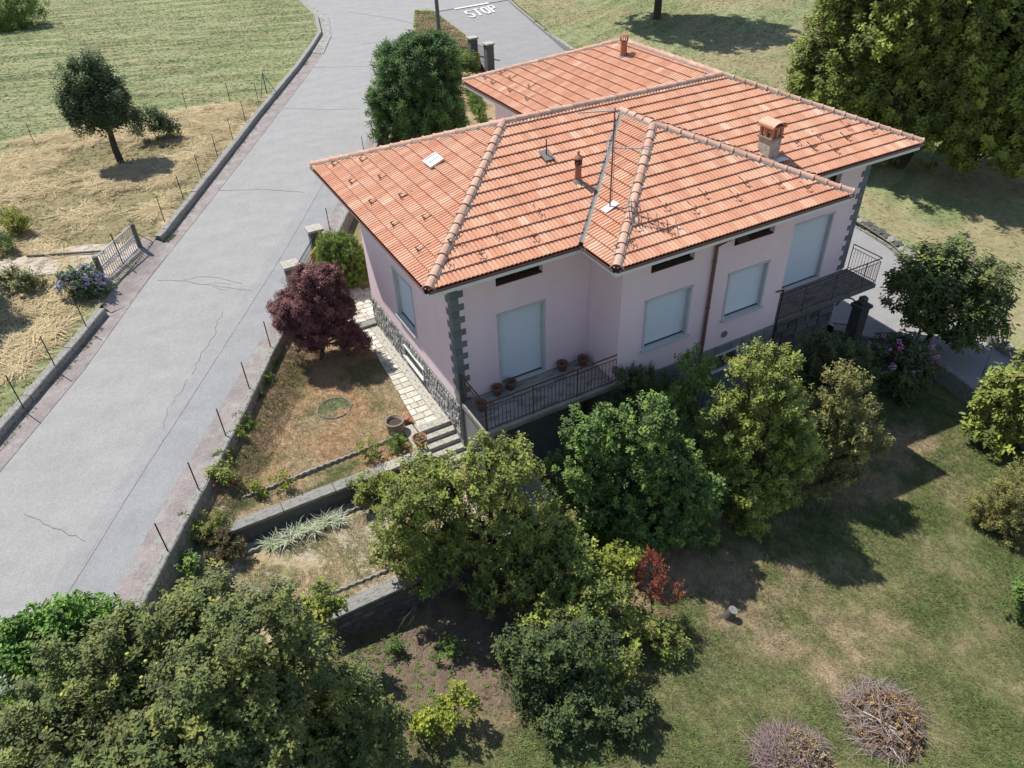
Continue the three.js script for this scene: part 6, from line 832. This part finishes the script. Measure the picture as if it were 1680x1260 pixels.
{ const t = thing('flower_pot', 'small clay pot behind the large stone planter', 'pot', [-0.3, 2.66, -2.32]); mesh('pot', lathe([[0, 0], [0.08, 0], [0.11, 0.14], [0.13, 0.15], [0.13, 0.19], [0.1, 0.19], [0, 0.16]]), M.terracotta, t); }
[[1.95, -0.68, 'dry pot at the left of the balcony door'], [2.4, -0.72, 'dry pot by the left jamb of the balcony door'], [4.1, -0.7, 'dry pot to the right of the balcony door'], [4.75, -0.6, 'dry pot in the balcony corner against the bay'], [1.25, -0.3, 'dry pot against the balcony side railing']].forEach(([x, z, lab], i) => { const t = thing('balcony_pot', lab, 'pot', [x, 3.9, z], 'terracotta pots on the balcony'); mesh('pot', lathe([[0, 0], [0.1, 0], [0.15, 0.2], [0.17, 0.21], [0.17, 0.26], [0.14, 0.26], [0, 0.2]]), M.oldPot, t); const g = mesh('withered_plant', bladeClump(26, 0.2, 0.014, 50 + i, 0.7), std(lin(0.10, 0.065, 0.04), { side: THREE.DoubleSide }), t); g.position.y = 0.2; });
{ const t = thing('log', 'short upright sawn log on the lower lawn', 'log', [4.5, 0.62, 6.62]); mesh('bark', new THREE.CylinderGeometry(0.12, 0.135, 0.36, 16, 1, true).rotateZ(-0.2).rotateX(0.2).translate(0, 0.17, 0), M.barkGrey, t); mesh('cut_face', new THREE.CylinderGeometry(0.119, 0.119, 0.012, 16).translate(0, 0.18, 0).rotateZ(-0.2).rotateX(0.2).translate(0, 0.17, 0), M.concrete, t); single('wood_chip', rbx(0.2, 0.05, 0.09, 4.28, 0.66, 6.5), M.barkGrey, 'pale wood offcut beside the log', 'offcut'); }
function brush(x, z, rad, label, cols, leafc, seed, ht) {
  const y = lowY(x, z), t = thing('brush_pile', label, 'brush pile', [x, y, z]), r = mulberry(seed), mats = cols.map((c) => std(lin(...c))), lists = mats.map(() => []);
  for (let k = 0; k < 1000; k++) { const a = r() * 6.28, rr0 = rad * (0.75 + 0.45 * noise(a * 1.1 + seed, 3)), d = rr0 * Math.sqrt(r()), h = ht * (1 - (d / rr0) ** 2) * (0.3 + 0.8 * r()), c = V(Math.cos(a) * d, h + 0.04, Math.sin(a) * d), b = a + 1.57 + (r() - 0.5) * 2.6, l = 0.15 + 0.5 * r() * r() + 0.1 * r(), dv = V(Math.cos(b), -0.12 + 0.3 * (r() - 0.4), Math.sin(b)).normalize(), e = c.clone().addScaledVector(dv, l), m2 = c.clone().lerp(e, 0.5).add(V((r() - 0.5) * 0.1, (r() - 0.2) * 0.08, (r() - 0.5) * 0.1)); e.y = Math.max(0.02, e.y); const rr = 0.003 + 0.006 * r() * r(); lists[k % mats.length].push(rod(c.clone().addScaledVector(dv, -l * 0.5), m2, rr, rr, 4), rod(m2, e, rr, rr * 0.5, 4)); }
  lists.forEach((l, i) => { const o = mesh('twigs', merge(l), mats[i], t); o.userData.kind = 'stuff'; });
  const im = new THREE.InstancedMesh(spray(7, 0.09, 0.06, 0.042, seed), std(0xffffff, { side: THREE.DoubleSide }), 520), m = new THREE.Matrix4(), c = new THREE.Color(); im.name = 'leaves'; im.userData.kind = 'stuff';
  for (let i = 0; i < 520; i++) { const a = r() * 6.28, d = rad * (0.3 + 0.55 * noise(a * 1.3 + seed, 8) + 0.25 * r()) * Math.sqrt(r()), p = V(Math.cos(a) * d + 0.1, ht * (1 - (d / rad) ** 2) * (0.75 + 0.3 * r()), Math.sin(a) * d); m.compose(p, new THREE.Quaternion().setFromEuler(new THREE.Euler(r() * 2, r() * 6, r() * 2)), V(1, 1, 1)); im.setMatrixAt(i, m); const k = 0.6 + 0.7 * r(), q = leafc[i % leafc.length]; im.setColorAt(i, c.setRGB(q[0] * k, q[1] * k, q[2] * k)); } t.add(im);
  mesh('litter_mound', (() => { const g = new THREE.SphereGeometry(1, 18, 8, 0, 6.29, 0, 1.57); g.scale(rad * 0.75, ht * 0.75, rad * 0.75); return g; })(), M.soil, t);
  return t;
}
const bp = brush(5.55, 10.35, 0.95, 'brush pile of bleached branches and brown leaves', [[0.32, 0.25, 0.215], [0.24, 0.17, 0.16], [0.42, 0.36, 0.31]], [[0.30, 0.185, 0.085], [0.25, 0.155, 0.08], [0.22, 0.13, 0.07], [0.34, 0.24, 0.13]], 91, 0.5);
{ const r = mulberry(17), g = []; const br = (a, d, l, rad, dep) => { const e = a.clone().addScaledVector(d, l); g.push(rod(a, e, rad, rad * 0.7, 5)); if (dep) for (let k = 0; k < 3; k++) br(a.clone().lerp(e, 0.35 + 0.3 * k), d.clone().add(V((r() - 0.5) * 1.3, (r() - 0.4) * 0.5, (r() - 0.5) * 1.3)).normalize(), l * 0.55, rad * 0.6, dep - 1); }; br(V(-0.55, 0.35, -0.1), V(0.3, -0.15, 0.9).normalize(), 0.6, 0.014, 2); br(V(-0.45, 0.5, -0.25), V(0.45, -0.1, 0.8).normalize(), 0.7, 0.016, 2); mesh('bleached_branch', merge(g), std(lin(0.55, 0.48, 0.42)), bp); }
brush(3.15, 10.1, 0.85, 'brush pile with purple twigs and pale dead leaves', [[0.22, 0.145, 0.155], [0.28, 0.19, 0.19], [0.34, 0.27, 0.24]], [[0.34, 0.28, 0.17], [0.29, 0.24, 0.14], [0.33, 0.21, 0.11], [0.24, 0.2, 0.12]], 92, 0.45);
{ // dead branches under the fruit tree
  const r = mulberry(23), g = []; const br = (a, d, l, rad, dep) => { const e = a.clone().addScaledVector(d, l); g.push(rod(a, e, rad, rad * 0.6, 5)); if (dep) for (let k = 0; k < 3; k++) br(a.clone().lerp(e, 0.4 + 0.28 * k), d.clone().add(V((r() - 0.5) * 1.2, (r() - 0.5) * 0.7, (r() - 0.5) * 1.2)).normalize(), l * 0.5, rad * 0.55, dep - 1); };
  br(V(-1.9, 2.2, 3.0), V(-0.9, -0.35, 0.4).normalize(), 0.8, 0.016, 3); br(V(-2.0, 1.9, 3.1), V(-0.7, -0.6, 0.5).normalize(), 0.7, 0.014, 3); single('dead_branch', merge(g), M.barkGrey, 'bare grey dead branches hanging below the fruit tree', 'branch'); }
renderer.render(scene, camera);
